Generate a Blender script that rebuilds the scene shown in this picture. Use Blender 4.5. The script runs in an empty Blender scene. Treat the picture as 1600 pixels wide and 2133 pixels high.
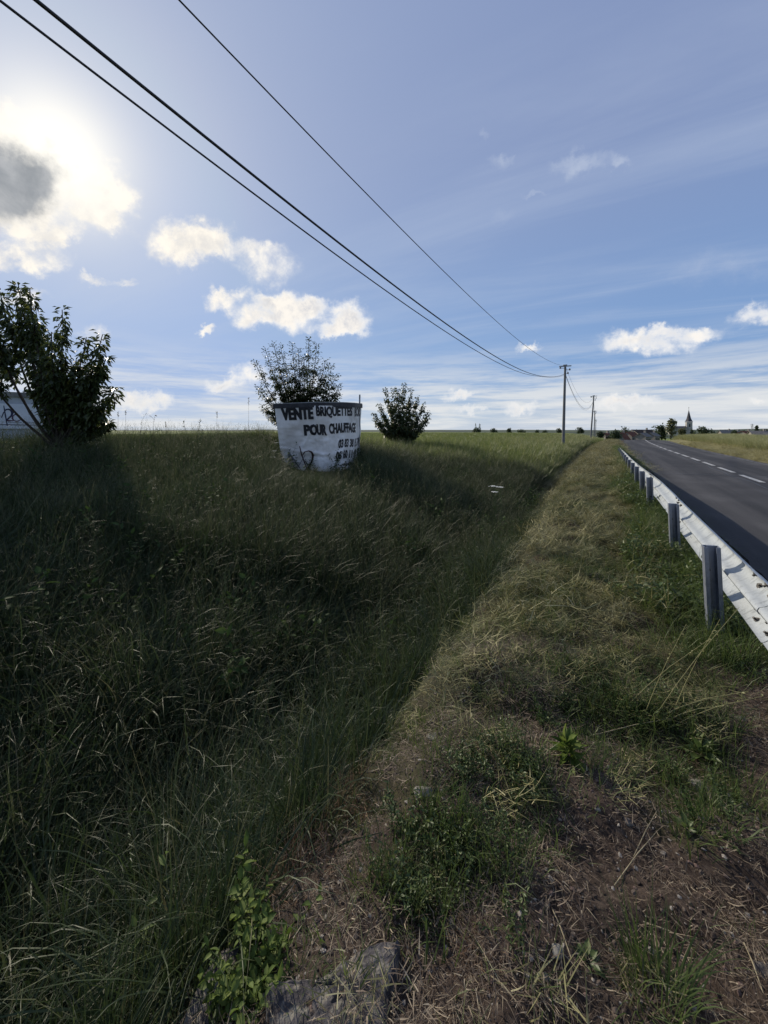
import bpy, bmesh, math, random
import numpy as np
from mathutils import Vector, Matrix, Euler
random.seed(7); RNG = np.random.default_rng(11)
scene = bpy.context.scene
COL = scene.collection
R = math.radians
F = 801.0 / 1600.0            # focal length over frame width
EYE = 1.72
C30, S30 = math.cos(R(30)), math.sin(R(30))

# ------------------------------------------------------------------ camera
cam = bpy.data.cameras.new('camera'); camo = bpy.data.objects.new('camera', cam); COL.objects.link(camo)
cam.sensor_fit = 'HORIZONTAL'; cam.sensor_width = 36; cam.lens = 36 * F
cam.shift_y = -173.5 / 1600; cam.clip_start = 0.05; cam.clip_end = 12000
camo.location = (0, 0, EYE); camo.rotation_euler = (R(90), 0, R(30))
scene.camera = camo
# ------------------------------------------------------------------ light
SUN_EL, SUN_AZ = R(29), R(70.3)          # azimuth: degrees left of +Y
SD = Vector((-math.sin(SUN_AZ) * math.cos(SUN_EL), math.cos(SUN_AZ) * math.cos(SUN_EL), math.sin(SUN_EL)))
sl = bpy.data.lights.new('sun', 'SUN'); sl.energy = 4.4; sl.angle = R(0.9); sl.color = (1.0, 0.90, 0.74)
so = bpy.data.objects.new('sun', sl); COL.objects.link(so)
so.rotation_euler = SD.to_track_quat('Z', 'Y').to_euler(); so.location = (-20, 8, 20)
scene.view_settings.view_transform = 'Standard'; scene.view_settings.look = 'None'
scene.view_settings.exposure = 0.0; scene.view_settings.gamma = 1.0
scene.view_settings.use_curve_mapping = False
SKY_STRENGTH = 0.075

# ------------------------------------------------------------------ pixel / world helpers (photo pixels, distance along view axis)
def W(px, py, d):
    x = (px - 800) / 801 * d
    return Vector((C30 * x - S30 * d, S30 * x + C30 * d, EYE + (893 - py) / 801 * d))
def dirpx(px, py):
    v = W(px, py, 1.0) - Vector((0, 0, EYE)); return v.normalized()

# ------------------------------------------------------------------ world: sky with clouds
world = bpy.data.worlds.new('World'); scene.world = world; world.use_nodes = True
def build_world():
    nt = world.node_tree; nt.nodes.clear(); N = nt.nodes.new; L = nt.links.new
    out = N('ShaderNodeOutputWorld'); bg = N('ShaderNodeBackground'); bg.inputs[1].default_value = SKY_STRENGTH
    L(bg.outputs[0], out.inputs[0])
    sky = N('ShaderNodeTexSky'); sky.sky_type = 'NISHITA'; sky.sun_disc = False
    sky.sun_elevation = SUN_EL; sky.sun_rotation = -SUN_AZ
    sky.altitude = 200; sky.air_density = 1.0; sky.dust_density = 0.8; sky.ozone_density = 1.6
    tc = N('ShaderNodeTexCoord'); D = tc.outputs['Generated']
    def math_(op, a, b=None, c=None, clamp=False):
        n = N('ShaderNodeMath'); n.operation = op; n.use_clamp = clamp
        for i, x in enumerate((a, b, c)):
            if x is None: continue
            if isinstance(x, (int, float)): n.inputs[i].default_value = x
            else: L(x, n.inputs[i])
        return n.outputs[0]
    def vmath(op, a, b=None, s=None):
        n = N('ShaderNodeVectorMath'); n.operation = op
        for i, x in enumerate((a, b)):
            if x is None: continue
            if isinstance(x, (tuple, Vector)): n.inputs[i].default_value = tuple(x)
            else: L(x, n.inputs[i])
        if s is not None:
            if isinstance(s, (int, float)): n.inputs['Scale'].default_value = s
            else: L(s, n.inputs['Scale'])
        return n
    def noise(vec, scale, detail=6, rough=.6, dist=0., out='Fac'):
        n = N('ShaderNodeTexNoise'); n.inputs['Scale'].default_value = scale; n.inputs['Detail'].default_value = detail
        n.inputs['Roughness'].default_value = rough; n.inputs['Distortion'].default_value = dist
        L(vec, n.inputs['Vector']); return n.outputs[out]
    def mapr(v, a, b, c, d, it='SMOOTHSTEP'):
        n = N('ShaderNodeMapRange'); n.interpolation_type = it
        L(v, n.inputs[0])
        for i, x in enumerate((a, b, c, d)): n.inputs[i + 1].default_value = x
        return n.outputs[0]
    def mix(f, a, b, mode='MIX'):
        n = N('ShaderNodeMix'); n.data_type = 'RGBA'; n.blend_type = mode
        if isinstance(f, (int, float)): n.inputs[0].default_value = f
        else: L(f, n.inputs[0])
        for x, i in ((a, 6), (b, 7)):
            if isinstance(x, tuple): n.inputs[i].default_value = x + (1,)
            else: L(x, n.inputs[i])
        return n.outputs[2]
    sep = N('ShaderNodeSeparateXYZ'); L(D, sep.inputs[0]); Z = sep.outputs[2]
    # warp of direction gives ragged outlines
    wn = noise(D, 13, 7, .62, out='Color')
    w1 = vmath('SUBTRACT', wn, (.5, .5, .5)); w2 = vmath('SCALE', w1.outputs[0], s=.095)
    wn3 = noise(D, 38, 5, .6, out='Color')
    w3 = vmath('SUBTRACT', wn3, (.5, .5, .5)); w4 = vmath('SCALE', w3.outputs[0], s=.035)
    wa = vmath('ADD', w2.outputs[0], w4.outputs[0])
    DW = vmath('ADD', D, wa.outputs[0]).outputs[0]
    def blob(px, py, sx, sy, amp, vec=DW, tilt=0.):
        c = dirpx(px, py)
        r = (dirpx(px + 4, py) - dirpx(px - 4, py)); r = (r - c * r.dot(c)).normalized()
        u = r.cross(c).normalized()
        if u.z < 0: u = -u
        t = R(tilt); r2 = r * math.cos(t) + u * math.sin(t); u2 = -r * math.sin(t) + u * math.cos(t)
        k = 1 / (801 * (W(px, py, 1) - Vector((0, 0, EYE))).length)
        m = Matrix((r2, u2, r2.cross(u2))).transposed()
        mp = N('ShaderNodeMapping'); mp.vector_type = 'TEXTURE'
        mp.inputs['Location'].default_value = c; mp.inputs['Rotation'].default_value = m.to_euler('XYZ')
        mp.inputs['Scale'].default_value = (sx * k * .80, sy * k * .80, .5)
        L(vec, mp.inputs[0])
        ln = vmath('LENGTH', mp.outputs[0]).outputs['Value']
        return mapr(ln, 1.55, 0., 0., amp)
    def total(lst, **kw):
        s = None
        for b in lst:
            o = blob(*b, **kw); s = o if s is None else math_('ADD', s, o)
        return s
    cum = total([(40, 395, 200, 125, 1.0), (200, 410, 85, 80, .95), (30, 290, 70, 75, .9), (40, 545, 120, 30, .6),
                 (388, 512, 100, 50, .95), (455, 490, 55, 45, .6), (560, 560, 80, 42, .55), (540, 520, 70, 22, .45),
                 (455, 622, 45, 28, .72), (520, 660, 60, 35, .7), (600, 650, 75, 50, .92), (725, 668, 62, 46, .95),
                 (424, 686, 26, 16, .75), (200, 585, 40, 16, .5), (265, 592, 30, 12, .42), (40, 620, 60, 25, .55),
                 (1340, 712, 115, 34, .85), (1450, 690, 80, 20, .5), (1585, 660, 60, 30, .6), (1105, 724, 35, 12, .55),
                 (960, 822, 50, 14, .75), (1085, 850, 50, 16, .7), (985, 855, 45, 12, .6), (1300, 838, 85, 20, .85),
                 (462, 803, 42, 22, .85), (285, 833, 80, 24, .8), (1590, 832, 40, 14, .6), (640, 800, 70, 20, .6),
                 (190, 700, 60, 25, .4), (520, 780, 60, 30, .6), (500, 610, 45, 22, .55), (560, 625, 45, 22, .6), (660, 640, 40, 25, .6), (690, 690, 70, 20, .5), (100, 500, 70, 25, .6)])
    fb = noise(D, 21, 9, .64, .2)
    dens = math_('MULTIPLY', cum, math_('ADD', -.15, math_('MULTIPLY', fb, 2.3)))
    cov = mapr(dens, .10, .80, 0, 1)
    core = mapr(dens, .45, 1.0, 0, 1)
    # thin veils, high on the right
    veil = total([(1200, 345, 70, 28, .55), (1295, 335, 40, 18, .5), (1045, 335, 36, 18, .4), (1010, 275, 24, 14, .35),
                  (1050, 455, 70, 25, .25), (1500, 560, 160, 50, .30), (1110, 410, 50, 10, .3)])
    veilc = math_('MULTIPLY', mapr(math_('MULTIPLY', veil, fb), .04, .36, 0, .75), 1.0)
    # streaky cirrus: plane-projected noise, stretched
    zz = math_('MAXIMUM', math_('ADD', Z, .09), .05)
    inv = math_('DIVIDE', 1.0, zz)
    pl = vmath('SCALE', D, s=inv).outputs[0]
    mp = N('ShaderNodeMapping'); mp.inputs['Rotation'].default_value = (0, 0, R(-28)); mp.inputs['Scale'].default_value = (.55, 2.6, 0)
    L(pl, mp.inputs[0])
    st = noise(mp.outputs[0], .9, 8, .58, .6)
    big = noise(pl, .35, 3, .5)
    cir = math_('MULTIPLY', mapr(st, .42, .78, 0, .42), mapr(big, .35, .65, .15, 1))
    # horizon streak bank
    mp2 = N('ShaderNodeMapping'); mp2.inputs['Scale'].default_value = (2.0, 2.0, 22)
    L(D, mp2.inputs[0])
    st2 = noise(mp2.outputs[0], 2.2, 9, .62, .15)
    hb = math_('MULTIPLY', mapr(st2, .34, .64, 0, 1), mapr(Z, .23, .05, 0, .85))
    low = mapr(Z, .12, .0, 0, .60)
    # glow near the sun
    sdot = vmath('DOT_PRODUCT', D, tuple(SD)).outputs['Value']
    ang = math_('ARCCOSINE', math_('MINIMUM', sdot, 1.0))
    g1 = math_('EXPONENT', math_('MULTIPLY', math_('POWER', math_('DIVIDE', ang, .085), 2.0), -1.0))
    g2 = math_('EXPONENT', math_('MULTIPLY', math_('DIVIDE', ang, .42), -1.0))
    K = 1.0 / SKY_STRENGTH
    def sc(c, k=1.0): return tuple(x * K * k for x in c)
    # calmer blue of the photograph's clear part: mix Nishita with its own paler, milkier self
    nis = mix(1.0, sky.outputs[0], sc((.40, .52, .80)), 'DARKEN')
    base = mix(.68, nis, mix(mapr(Z, .12, .62, 0, 1), sc((.225, .405, .76)), sc((.275, .365, .64))))
    base = mix(math_('MULTIPLY', g2, .80, clamp=True), base, sc((.58, .65, .78)))
    base = mix(cir, base, sc((.52, .60, .75)))
    base = mix(veilc, base, sc((.50, .57, .72)))
    base = mix(low, base, sc((.66, .71, .76)))
    base = mix(hb, base, sc((.80, .81, .81)))
    # cumulus colour
    mpo = vmath('ADD', D, tuple(SD * .035 + Vector((0, 0, .02)))).outputs[0]
    fb2 = noise(mpo, 21, 9, .64, .2)
    lit = mapr(math_('SUBTRACT', fb, fb2), -.22, .20, 0, 1)
    shade = mix(lit, sc((.60, .62, .68)), sc((.98, .93, .87)))
    edgeb = mix(core, sc((.95, .94, .93)), shade)
    nearsun = mapr(ang, .60, .12, 0, .9)
    cc = mix(nearsun, edgeb, mix(lit, sc((.84, .80, .74)), sc((1.12, 1.04, .90))))
    cc = mix(mapr(Z, .16, .03, 0, .35), cc, sc((.70, .72, .75)))
    base = mix(cov, base, cc)
    # bright veil round the sun, then the dark heart of the nearest cloud
    g3 = math_('EXPONENT', math_('MULTIPLY', math_('POWER', math_('DIVIDE', ang, .20), 2.0), -1.0))
    base = mix(math_('MULTIPLY', g3, .46, clamp=True), base, sc((.88, .86, .84)))
    base = mix(math_('MULTIPLY', g1, .9, clamp=True), base, sc((1.25, 1.2, 1.08)))
    dk = total([(30, 365, 105, 88, 1.0), (-90, 395, 150, 110, 1.0)])
    dkc = mapr(math_('MULTIPLY', dk, math_('ADD', .7, math_('MULTIPLY', fb, .6))), .08, 1.0, 0, .90)
    fbk = noise(D, 9, 7, .6, .4)
    base = mix(dkc, base, mix(mapr(fbk, .35, .65, 0, 1), sc((.24, .27, .31)), sc((.46, .48, .51))))
    gl = math_('EXPONENT', math_('MULTIPLY', math_('POWER', math_('DIVIDE', ang, .05), 2.0), -1.0))
    L(base, bg.inputs[0])
build_world()

# ------------------------------------------------------------------ noise
def _h(ix, iy, s):
    n = (ix * 374761393 + iy * 668265263 + s * 974634777) & 0xFFFFFFFF
    n = ((n ^ (n >> 13)) * 1274126177) & 0xFFFFFFFF
    return ((n ^ (n >> 16)) & 0xFFFF) / 65535.0
def vn(x, y, s=0):
    x = np.asarray(x, float); y = np.asarray(y, float)
    ix = np.floor(x).astype(np.int64); iy = np.floor(y).astype(np.int64)
    fx = x - ix; fy = y - iy; fx = fx * fx * (3 - 2 * fx); fy = fy * fy * (3 - 2 * fy)
    a = _h(ix, iy, s); b = _h(ix + 1, iy, s); c = _h(ix, iy + 1, s); d = _h(ix + 1, iy + 1, s)
    return (a * (1 - fx) + b * fx) * (1 - fy) + (c * (1 - fx) + d * fx) * fy
def fbm(x, y, s=0, o=4):
    t = 0; a = .5; f = 1
    for i in range(o):
        t = t + a * vn(np.asarray(x) * f, np.asarray(y) * f, s + i * 17); a *= .5; f *= 2.03
    return t / (1 - .5 ** o)
def sstep(x, a, b):
    t = np.clip((np.asarray(x, float) - a) / (b - a), 0, 1); return t * t * (3 - 2 * t)

# ------------------------------------------------------------------ terrain height
def off(u):
    u = np.asarray(u, float)
    t = np.clip(u - 32, 0, 46)
    return .00085 * t * t + np.clip(u - 78, 0, 400) * .078
NV = [-3000, -60, -20, -14, -12, -10, -8, -6, -3.8, -2.4, -1.7, -1.15, -.8, .6, 1.0, 1.25, 6.2, 6.6, 8.5, 12, 60, 3000]
NZ = [.9, .95, 1.0, 1.02, .88, .56, .24, .02, -.56, -1.0, -.80, -.16, 0, 0, .08, .13, .13, .12, .40, .50, .5, .3]
FV = [-3000, -60, -20, -14, -12, -10, -8, -5, -3.2, -2.3, -1.7, -1.1, -.7, .6, 1.0, 1.25, 6.2, 6.6, 8.5, 12, 60, 3000]
FZ = [.5, .52, .50, .46, .46, .43, .38, .22, -.02, -.55, -.55, -.08, .02, .02, .08, .13, .13, .12, .40, .50, .5, .3]
def Hs(X, Y):                        # smooth part
    X = np.asarray(X, float); Y = np.asarray(Y, float)
    v = X - off(Y)
    t = sstep(Y, 11, 23)
    z = np.interp(v, NV, NZ) * (1 - t) + np.interp(v, FV, FZ) * t
    s0 = 57 + 63 * sstep(-v, 4, 16)
    dd = np.clip(Y - s0, 0, 500)
    z = z - np.minimum(.0010 * dd * dd, 7.0)
    z = z - 20 * sstep(np.hypot(X, Y), 300, 1300)
    return z
def H(X, Y):
    X = np.asarray(X, float); Y = np.asarray(Y, float)
    z = Hs(X, Y)
    v = X - off(Y)
    onroad = sstep(v, 1.0, 1.25) * (1 - sstep(v, 6.2, 6.6))
    bank = sstep(-v, 1.3, 3)
    n = (fbm(X * 1.1, Y * 1.1, 3) - .5) * (.05 + .22 * bank) + (fbm(X * 4.5, Y * 4.5, 9) - .5) * (.05 + .06 * sstep(v, -1.3, -.9) * (1 - sstep(v, .5, .9)) * sstep(Y, 2.5, 4.5))
    ridge = (fbm(v * 2.2 + .6 * np.sin(Y), Y * 3.4, 21, 3) - .5) * .24 * sstep(v, -1.4, -1.0) * (1 - sstep(v, .4, .8))
    dist = np.hypot(X, Y)
    z = z + (n + ridge) * (1 - onroad) * (1 - sstep(dist, 60, 160))
    return z
def G(px, py, iters=14):             # where the sight line of a photo pixel meets the ground
    d = EYE * 801 / max(py - 893, 6)
    lo, hi = .3, 160.
    prev = None
    for d in np.geomspace(.4, 160, 500):
        p = W(px, py, d); g = float(H(p.x, p.y))
        if p.z < g: return Vector((p.x, p.y, g))
    return Vector((p.x, p.y, g))

# ------------------------------------------------------------------ object helpers
def new_mesh(name, verts, faces, mat=None, parent=None, smooth=False, attrs=None, link=True):
    me = bpy.data.meshes.new(name)
    verts = np.asarray(verts, dtype=np.float32).reshape(-1, 3)
    if isinstance(faces, np.ndarray):
        nf, k = faces.shape
        me.vertices.add(len(verts)); me.vertices.foreach_set('co', verts.ravel())
        me.loops.add(nf * k); me.loops.foreach_set('vertex_index', faces.astype(np.int32).ravel())
        me.polygons.add(nf); me.polygons.foreach_set('loop_start', np.arange(0, nf * k, k, dtype=np.int32))
        me.update(calc_edges=True)
    else:
        me.from_pydata([tuple(map(float, v)) for v in verts], [], faces)
    if attrs:
        for k_, a in attrs.items():
            at = me.attributes.new(k_, 'FLOAT', 'POINT'); at.data.foreach_set('value', np.asarray(a, dtype=np.float32))
    if smooth: me.polygons.foreach_set('use_smooth', [True] * len(me.polygons))
    if mat: me.materials.append(mat)
    me.update()
    o = bpy.data.objects.new(name, me)
    if link: COL.objects.link(o)
    if parent is not None: o.parent = parent
    return o
def tag(o, label=None, cat=None, group=None, kind=None):
    if label: o['label'] = label
    if cat: o['category'] = cat
    if group: o['group'] = group
    if kind: o['kind'] = kind
    return o
def empty(name, loc=(0, 0, 0), rz=0., label=None, cat=None, group=None):
    o = bpy.data.objects.new(name, None); COL.objects.link(o); o.location = loc; o.rotation_euler = (0, 0, rz)
    o.empty_display_size = .1
    return tag(o, label, cat, group)
class MB:
    def __init__(s): s.v = []; s.f = []
    def add(s, vs, fs):
        b = len(s.v); s.v += [tuple(v) for v in vs]; s.f += [tuple(i + b for i in f) for f in fs]
    def box(s, c, size, M=None):
        cx, cy, cz = c; x, y, z = (k / 2 for k in size)
        vs = [Vector((cx + a * x, cy + b * y, cz + d * z)) for a in (-1, 1) for b in (-1, 1) for d in (-1, 1)]
        if M: vs = [M @ v for v in vs]
        s.add(vs, [(0, 1, 3, 2), (4, 6, 7, 5), (0, 4, 5, 1), (2, 3, 7, 6), (0, 2, 6, 4), (1, 5, 7, 3)])
    def tube(s, pts, rad, n=8, cap=True):
        pts = [Vector(p) for p in pts]; rads = rad if hasattr(rad, '__len__') else [rad] * len(pts)
        up = Vector((0, 0, 1)); prev = None; rings = []
        for i, p in enumerate(pts):
            t = (pts[min(i + 1, len(pts) - 1)] - pts[max(i - 1, 0)]).normalized()
            a = t.cross(up if abs(t.z) < .95 else Vector((1, 0, 0))).normalized() if prev is None else (prev - t * prev.dot(t)).normalized()
            prev = a; b = t.cross(a)
            rings.append([p + (a * math.cos(2 * math.pi * k / n) + b * math.sin(2 * math.pi * k / n)) * rads[i] for k in range(n)])
        vs = [v for r in rings for v in r]; fs = []
        for i in range(len(pts) - 1):
            for k in range(n):
                fs.append((i * n + k, i * n + (k + 1) % n, (i + 1) * n + (k + 1) % n, (i + 1) * n + k))
        if cap: fs += [tuple(range(n))[::-1], tuple((len(pts) - 1) * n + k for k in range(n))]
        s.add(vs, fs)
    def prism(s, poly, z0, z1, M=None):
        n = len(poly); vs = [Vector((x, y, z0)) for x, y in poly] + [Vector((x, y, z1)) for x, y in poly]
        if M: vs = [M @ v for v in vs]
        s.add(vs, [tuple(range(n))[::-1], tuple(range(n, 2 * n))] + [(i, (i + 1) % n, n + (i + 1) % n, n + i) for i in range(n)])
    def build(s, name, mat=None, parent=None, smooth=False, link=True):
        return new_mesh(name, s.v, s.f, mat, parent, smooth, link=link)
def shade_auto(o, deg=35):
    me = o.data
    me.polygons.foreach_set('use_smooth', [True] * len(me.polygons))
    try: me.set_sharp_from_angle(angle=R(deg))
    except Exception: pass

# ------------------------------------------------------------------ materials
def mk(name):
    m = bpy.data.materials.new(name); m.use_nodes = True; nt = m.node_tree
    return m, nt, nt.nodes['Principled BSDF'], nt.nodes.new, nt.links.new
def surf(name, c1, c2, scale=8, rough=.8, spec=.3, metallic=0., bump=.0, bscale=40, c3=None, s3=2., detail=6, stretch=None, obj=False):
    m, nt, P, N, L = mk(name)
    tc = N('ShaderNodeTexCoord'); vec = tc.outputs['Object']
    if stretch:
        mp = N('ShaderNodeMapping'); mp.inputs['Scale'].default_value = stretch; L(vec, mp.inputs[0]); vec = mp.outputs[0]
    n = N('ShaderNodeTexNoise'); n.inputs['Scale'].default_value = scale; n.inputs['Detail'].default_value = detail; n.inputs['Roughness'].default_value = .6
    L(vec, n.inputs['Vector'])
    r = N('ShaderNodeValToRGB'); r.color_ramp.elements[0].position = .35; r.color_ramp.elements[1].position = .65
    r.color_ramp.elements[0].color = c1 + (1,); r.color_ramp.elements[1].color = c2 + (1,)
    L(n.outputs['Fac'], r.inputs[0]); col = r.outputs[0]
    if c3:
        n3 = N('ShaderNodeTexNoise'); n3.inputs['Scale'].default_value = s3; n3.inputs['Detail'].default_value = 5; L(vec, n3.inputs['Vector'])
        r3 = N('ShaderNodeValToRGB'); r3.color_ramp.elements[0].position = .5; r3.color_ramp.elements[1].position = .62; L(n3.outputs['Fac'], r3.inputs[0])
        mx = N('ShaderNodeMix'); mx.data_type = 'RGBA'; L(r3.outputs[0], mx.inputs[0]); L(col, mx.inputs[6]); mx.inputs[7].default_value = c3 + (1,); col = mx.outputs[2]
    L(col, P.inputs['Base Color'])
    P.inputs['Roughness'].default_value = rough; P.inputs['Specular IOR Level'].default_value = spec; P.inputs['Metallic'].default_value = metallic
    if bump:
        b = N('ShaderNodeBump'); b.inputs['Strength'].default_value = bump; b.inputs['Distance'].default_value = .01
        n2 = N('ShaderNodeTexNoise'); n2.inputs['Scale'].default_value = bscale; n2.inputs['Detail'].default_value = 6; L(vec, n2.inputs['Vector'])
        L(n2.outputs['Fac'], b.inputs['Height']); L(b.outputs[0], P.inputs['Normal'])
    return m
def leafmat(name, ramp, trans=.3, rough=.5, spec=.35, var=.35, tcol=1.6):
    """colour picked by the per-blade 'tone' and a per-instance random number"""
    m, nt, P, N, L = mk(name)
    at = N('ShaderNodeAttribute'); at.attribute_name = 'tone'
    oi = N('ShaderNodeObjectInfo')
    mul = N('ShaderNodeMath'); mul.operation = 'MULTIPLY_ADD'; L(oi.outputs['Random'], mul.inputs[0]); mul.inputs[1].default_value = var; mul.inputs[2].default_value = -var / 2
    ad = N('ShaderNodeMath'); ad.operation = 'ADD'; ad.use_clamp = True; L(at.outputs['Fac'], ad.inputs[0]); L(mul.outputs[0], ad.inputs[1])
    r = N('ShaderNodeValToRGB'); e = r.color_ramp.elements
    while len(e) < len(ramp): e.new(.5)
    for i, (p, c) in enumerate(ramp): e[i].position = p; e[i].color = c + (1,)
    L(ad.outputs[0], r.inputs[0]); L(r.outputs[0], P.inputs['Base Color'])
    P.inputs['Roughness'].default_value = rough; P.inputs['Specular IOR Level'].default_value = spec
    tr = N('ShaderNodeBsdfTranslucent')
    hs = N('ShaderNodeHueSaturation'); hs.inputs['Value'].default_value = tcol; hs.inputs['Saturation'].default_value = 1.05; L(r.outputs[0], hs.inputs['Color']); L(hs.outputs[0], tr.inputs[0])
    ms = N('ShaderNodeMixShader'); ms.inputs[0].default_value = trans
    L(P.outputs[0], ms.inputs[1]); L(tr.outputs[0], ms.inputs[2])
    L(ms.outputs[0], nt.nodes['Material Output'].inputs[0])
    return m
M = {}
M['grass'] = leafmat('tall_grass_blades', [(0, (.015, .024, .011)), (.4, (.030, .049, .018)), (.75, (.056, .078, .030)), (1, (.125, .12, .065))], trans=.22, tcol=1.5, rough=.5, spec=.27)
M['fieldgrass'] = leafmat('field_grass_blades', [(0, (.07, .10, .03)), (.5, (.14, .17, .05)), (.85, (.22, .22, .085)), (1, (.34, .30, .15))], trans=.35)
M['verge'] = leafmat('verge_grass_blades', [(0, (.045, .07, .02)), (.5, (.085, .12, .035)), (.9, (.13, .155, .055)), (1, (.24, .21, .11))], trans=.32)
M['pale'] = leafmat('pale_grass_blades', [(0, (.15, .17, .07)), (.5, (.27, .27, .12)), (1, (.42, .38, .22))], trans=.3)
M['hay'] = leafmat('dry_cut_grass', [(0, (.075, .068, .032)), (.3, (.17, .158, .068)), (.7, (.31, .285, .13)), (1, (.46, .42, .24))], trans=.15, rough=.6, spec=.25)
M['straw'] = leafmat('straw', [(0, (.065, .044, .033)), (.5, (.15, .11, .075)), (1, (.42, .35, .24))], trans=.1, rough=.6)
M['greenhay'] = leafmat('fresh_cut_grass', [(0, (.05, .065, .022)), (.5, (.12, .13, .045)), (1, (.22, .21, .09))], trans=.2, rough=.6)
M['weed'] = leafmat('weed_leaves', [(0, (.035, .055, .018)), (.5, (.07, .105, .032)), (1, (.13, .16, .055))], trans=.3, rough=.45)
M['darkweed'] = leafmat('dark_weed_leaves', [(0, (.02, .035, .012)), (.6, (.04, .07, .02)), (1, (.07, .10, .03))], trans=.25, rough=.65, spec=.12)
M['bright'] = leafmat('bright_young_leaves', [(0, (.05, .085, .018)), (.5, (.10, .145, .03)), (1, (.165, .205, .055))], trans=.3, rough=.6, spec=.2)
M['rust'] = leafmat('dead_rusty_grass', [(0, (.07, .04, .026)), (.5, (.27, .165, .10)), (1, (.45, .32, .20))], trans=.12)
M['cherry'] = leafmat('cherry_leaves', [(0, (.026, .038, .014)), (.5, (.055, .075, .024)), (.9, (.09, .10, .03)), (1, (.14, .15, .05))], trans=.30, rough=.4, spec=.4)
M['fartree'] = leafmat('distant_foliage', [(0, (.03, .045, .02)), (.5, (.055, .075, .032)), (1, (.10, .12, .055))], trans=.2)
M['fartreelight'] = leafmat('distant_light_foliage', [(0, (.08, .085, .04)), (.5, (.14, .145, .065)), (1, (.22, .21, .10))], trans=.25)
M['bark'] = surf('bark', (.035, .028, .022), (.075, .062, .05), 30, .9, .2, bump=.5)
M['flower'] = surf('white_umbels', (.62, .62, .55), (.8, .8, .74), 40, .8)
M['seed'] = leafmat('seed_heads', [(0, (.08, .07, .045)), (.5, (.15, .13, .085)), (1, (.26, .23, .16))], trans=.25)

# ------------------------------------------------------------------ ground sheet
def axis(parts):
    a = []
    for s, e, st in parts: a += list(np.arange(s, e, st))
    return a
def grow(start, end, st, k):
    r = [start]; x = start
    while abs(x - end) > 1 and (x < end if st > 0 else x > end):
        st *= k; x += st; r.append(x)
    r[-1] = end; return r
US = grow(-1.5, -2500, -.3, 1.35)[::-1][:-1] + axis([(-1.5, .4, .2), (.4, 5, .035), (5, 12, .09), (12, 30, .22), (30, 80, .7)]) + grow(80, 4000, 1.2, 1.14)
VS = grow(-14, -4000, -.6, 1.18)[::-1][:-1] + axis([(-14, -5, .3), (-5, -1.8, .1), (-1.8, 1.1, .035), (1.1, 1.6, .08), (1.6, 6, .55), (6, 9, .15), (9, 14, .4)]) + grow(14, 4000, .8, 1.18)
def ground_material():
    m, nt, P, N, L = mk('ground_soil_and_turf')
    tc = N('ShaderNodeTexCoord'); vec = tc.outputs['Object']
    def nz(scale, detail=6, rough=.6, v=vec):
        n = N('ShaderNodeTexNoise'); n.inputs['Scale'].default_value = scale; n.inputs['Detail'].default_value = detail; n.inputs['Roughness'].default_value = rough
        L(v, n.inputs['Vector']); return n.outputs['Fac']
    def ramp(f, *cs):
        r = N('ShaderNodeValToRGB'); e = r.color_ramp.elements
        while len(e) < len(cs): e.new(.5)
        for i, (p, c) in enumerate(cs): e[i].position = p; e[i].color = c + (1,)
        L(f, r.inputs[0]); return r.outputs[0]
    def mix(f, a, b):
        n = N('ShaderNodeMix'); n.data_type = 'RGBA'; L(f, n.inputs[0]); L(a, n.inputs[6]); L(b, n.inputs[7]); return n.outputs[2]
    def attr(n_):
        a = N('ShaderNodeAttribute'); a.attribute_name = n_; return a.outputs['Fac']
    soil = ramp(nz(34, 8, .7), (.3, (.022, .016, .013)), (.5, (.055, .040, .031)), (.66, (.10, .075, .058)), (.78, (.17, .14, .11)))
    turf = ramp(nz(16, 7, .65), (.3, (.018, .024, .009)), (.55, (.045, .05, .02)), (.75, (.10, .09, .04)))
    mp = N('ShaderNodeMapping'); mp.inputs['Scale'].default_value = (1, .35, 1); L(vec, mp.inputs[0])
    field = ramp(nz(.35, 7, .62, mp.outputs[0]), (.3, (.10, .135, .035)), (.5, (.15, .185, .05)), (.7, (.20, .22, .075)))
    hay = ramp(nz(22, 7, .7), (.3, (.10, .09, .04)), (.55, (.22, .20, .09)), (.75, (.36, .32, .16)))
    c = mix(attr('turf'), soil, turf); c = mix(attr('hay'), c, hay); c = mix(attr('field'), c, field)
    L(c, P.inputs['Base Color']); P.inputs['Roughness'].default_value = .95; P.inputs['Specular IOR Level'].default_value = .15
    b = N('ShaderNodeBump'); b.inputs['Strength'].default_value = .7; b.inputs['Distance'].default_value = .012
    L(nz(55, 8, .75), b.inputs['Height']); L(b.outputs[0], P.inputs['Normal'])
    return m
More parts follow.
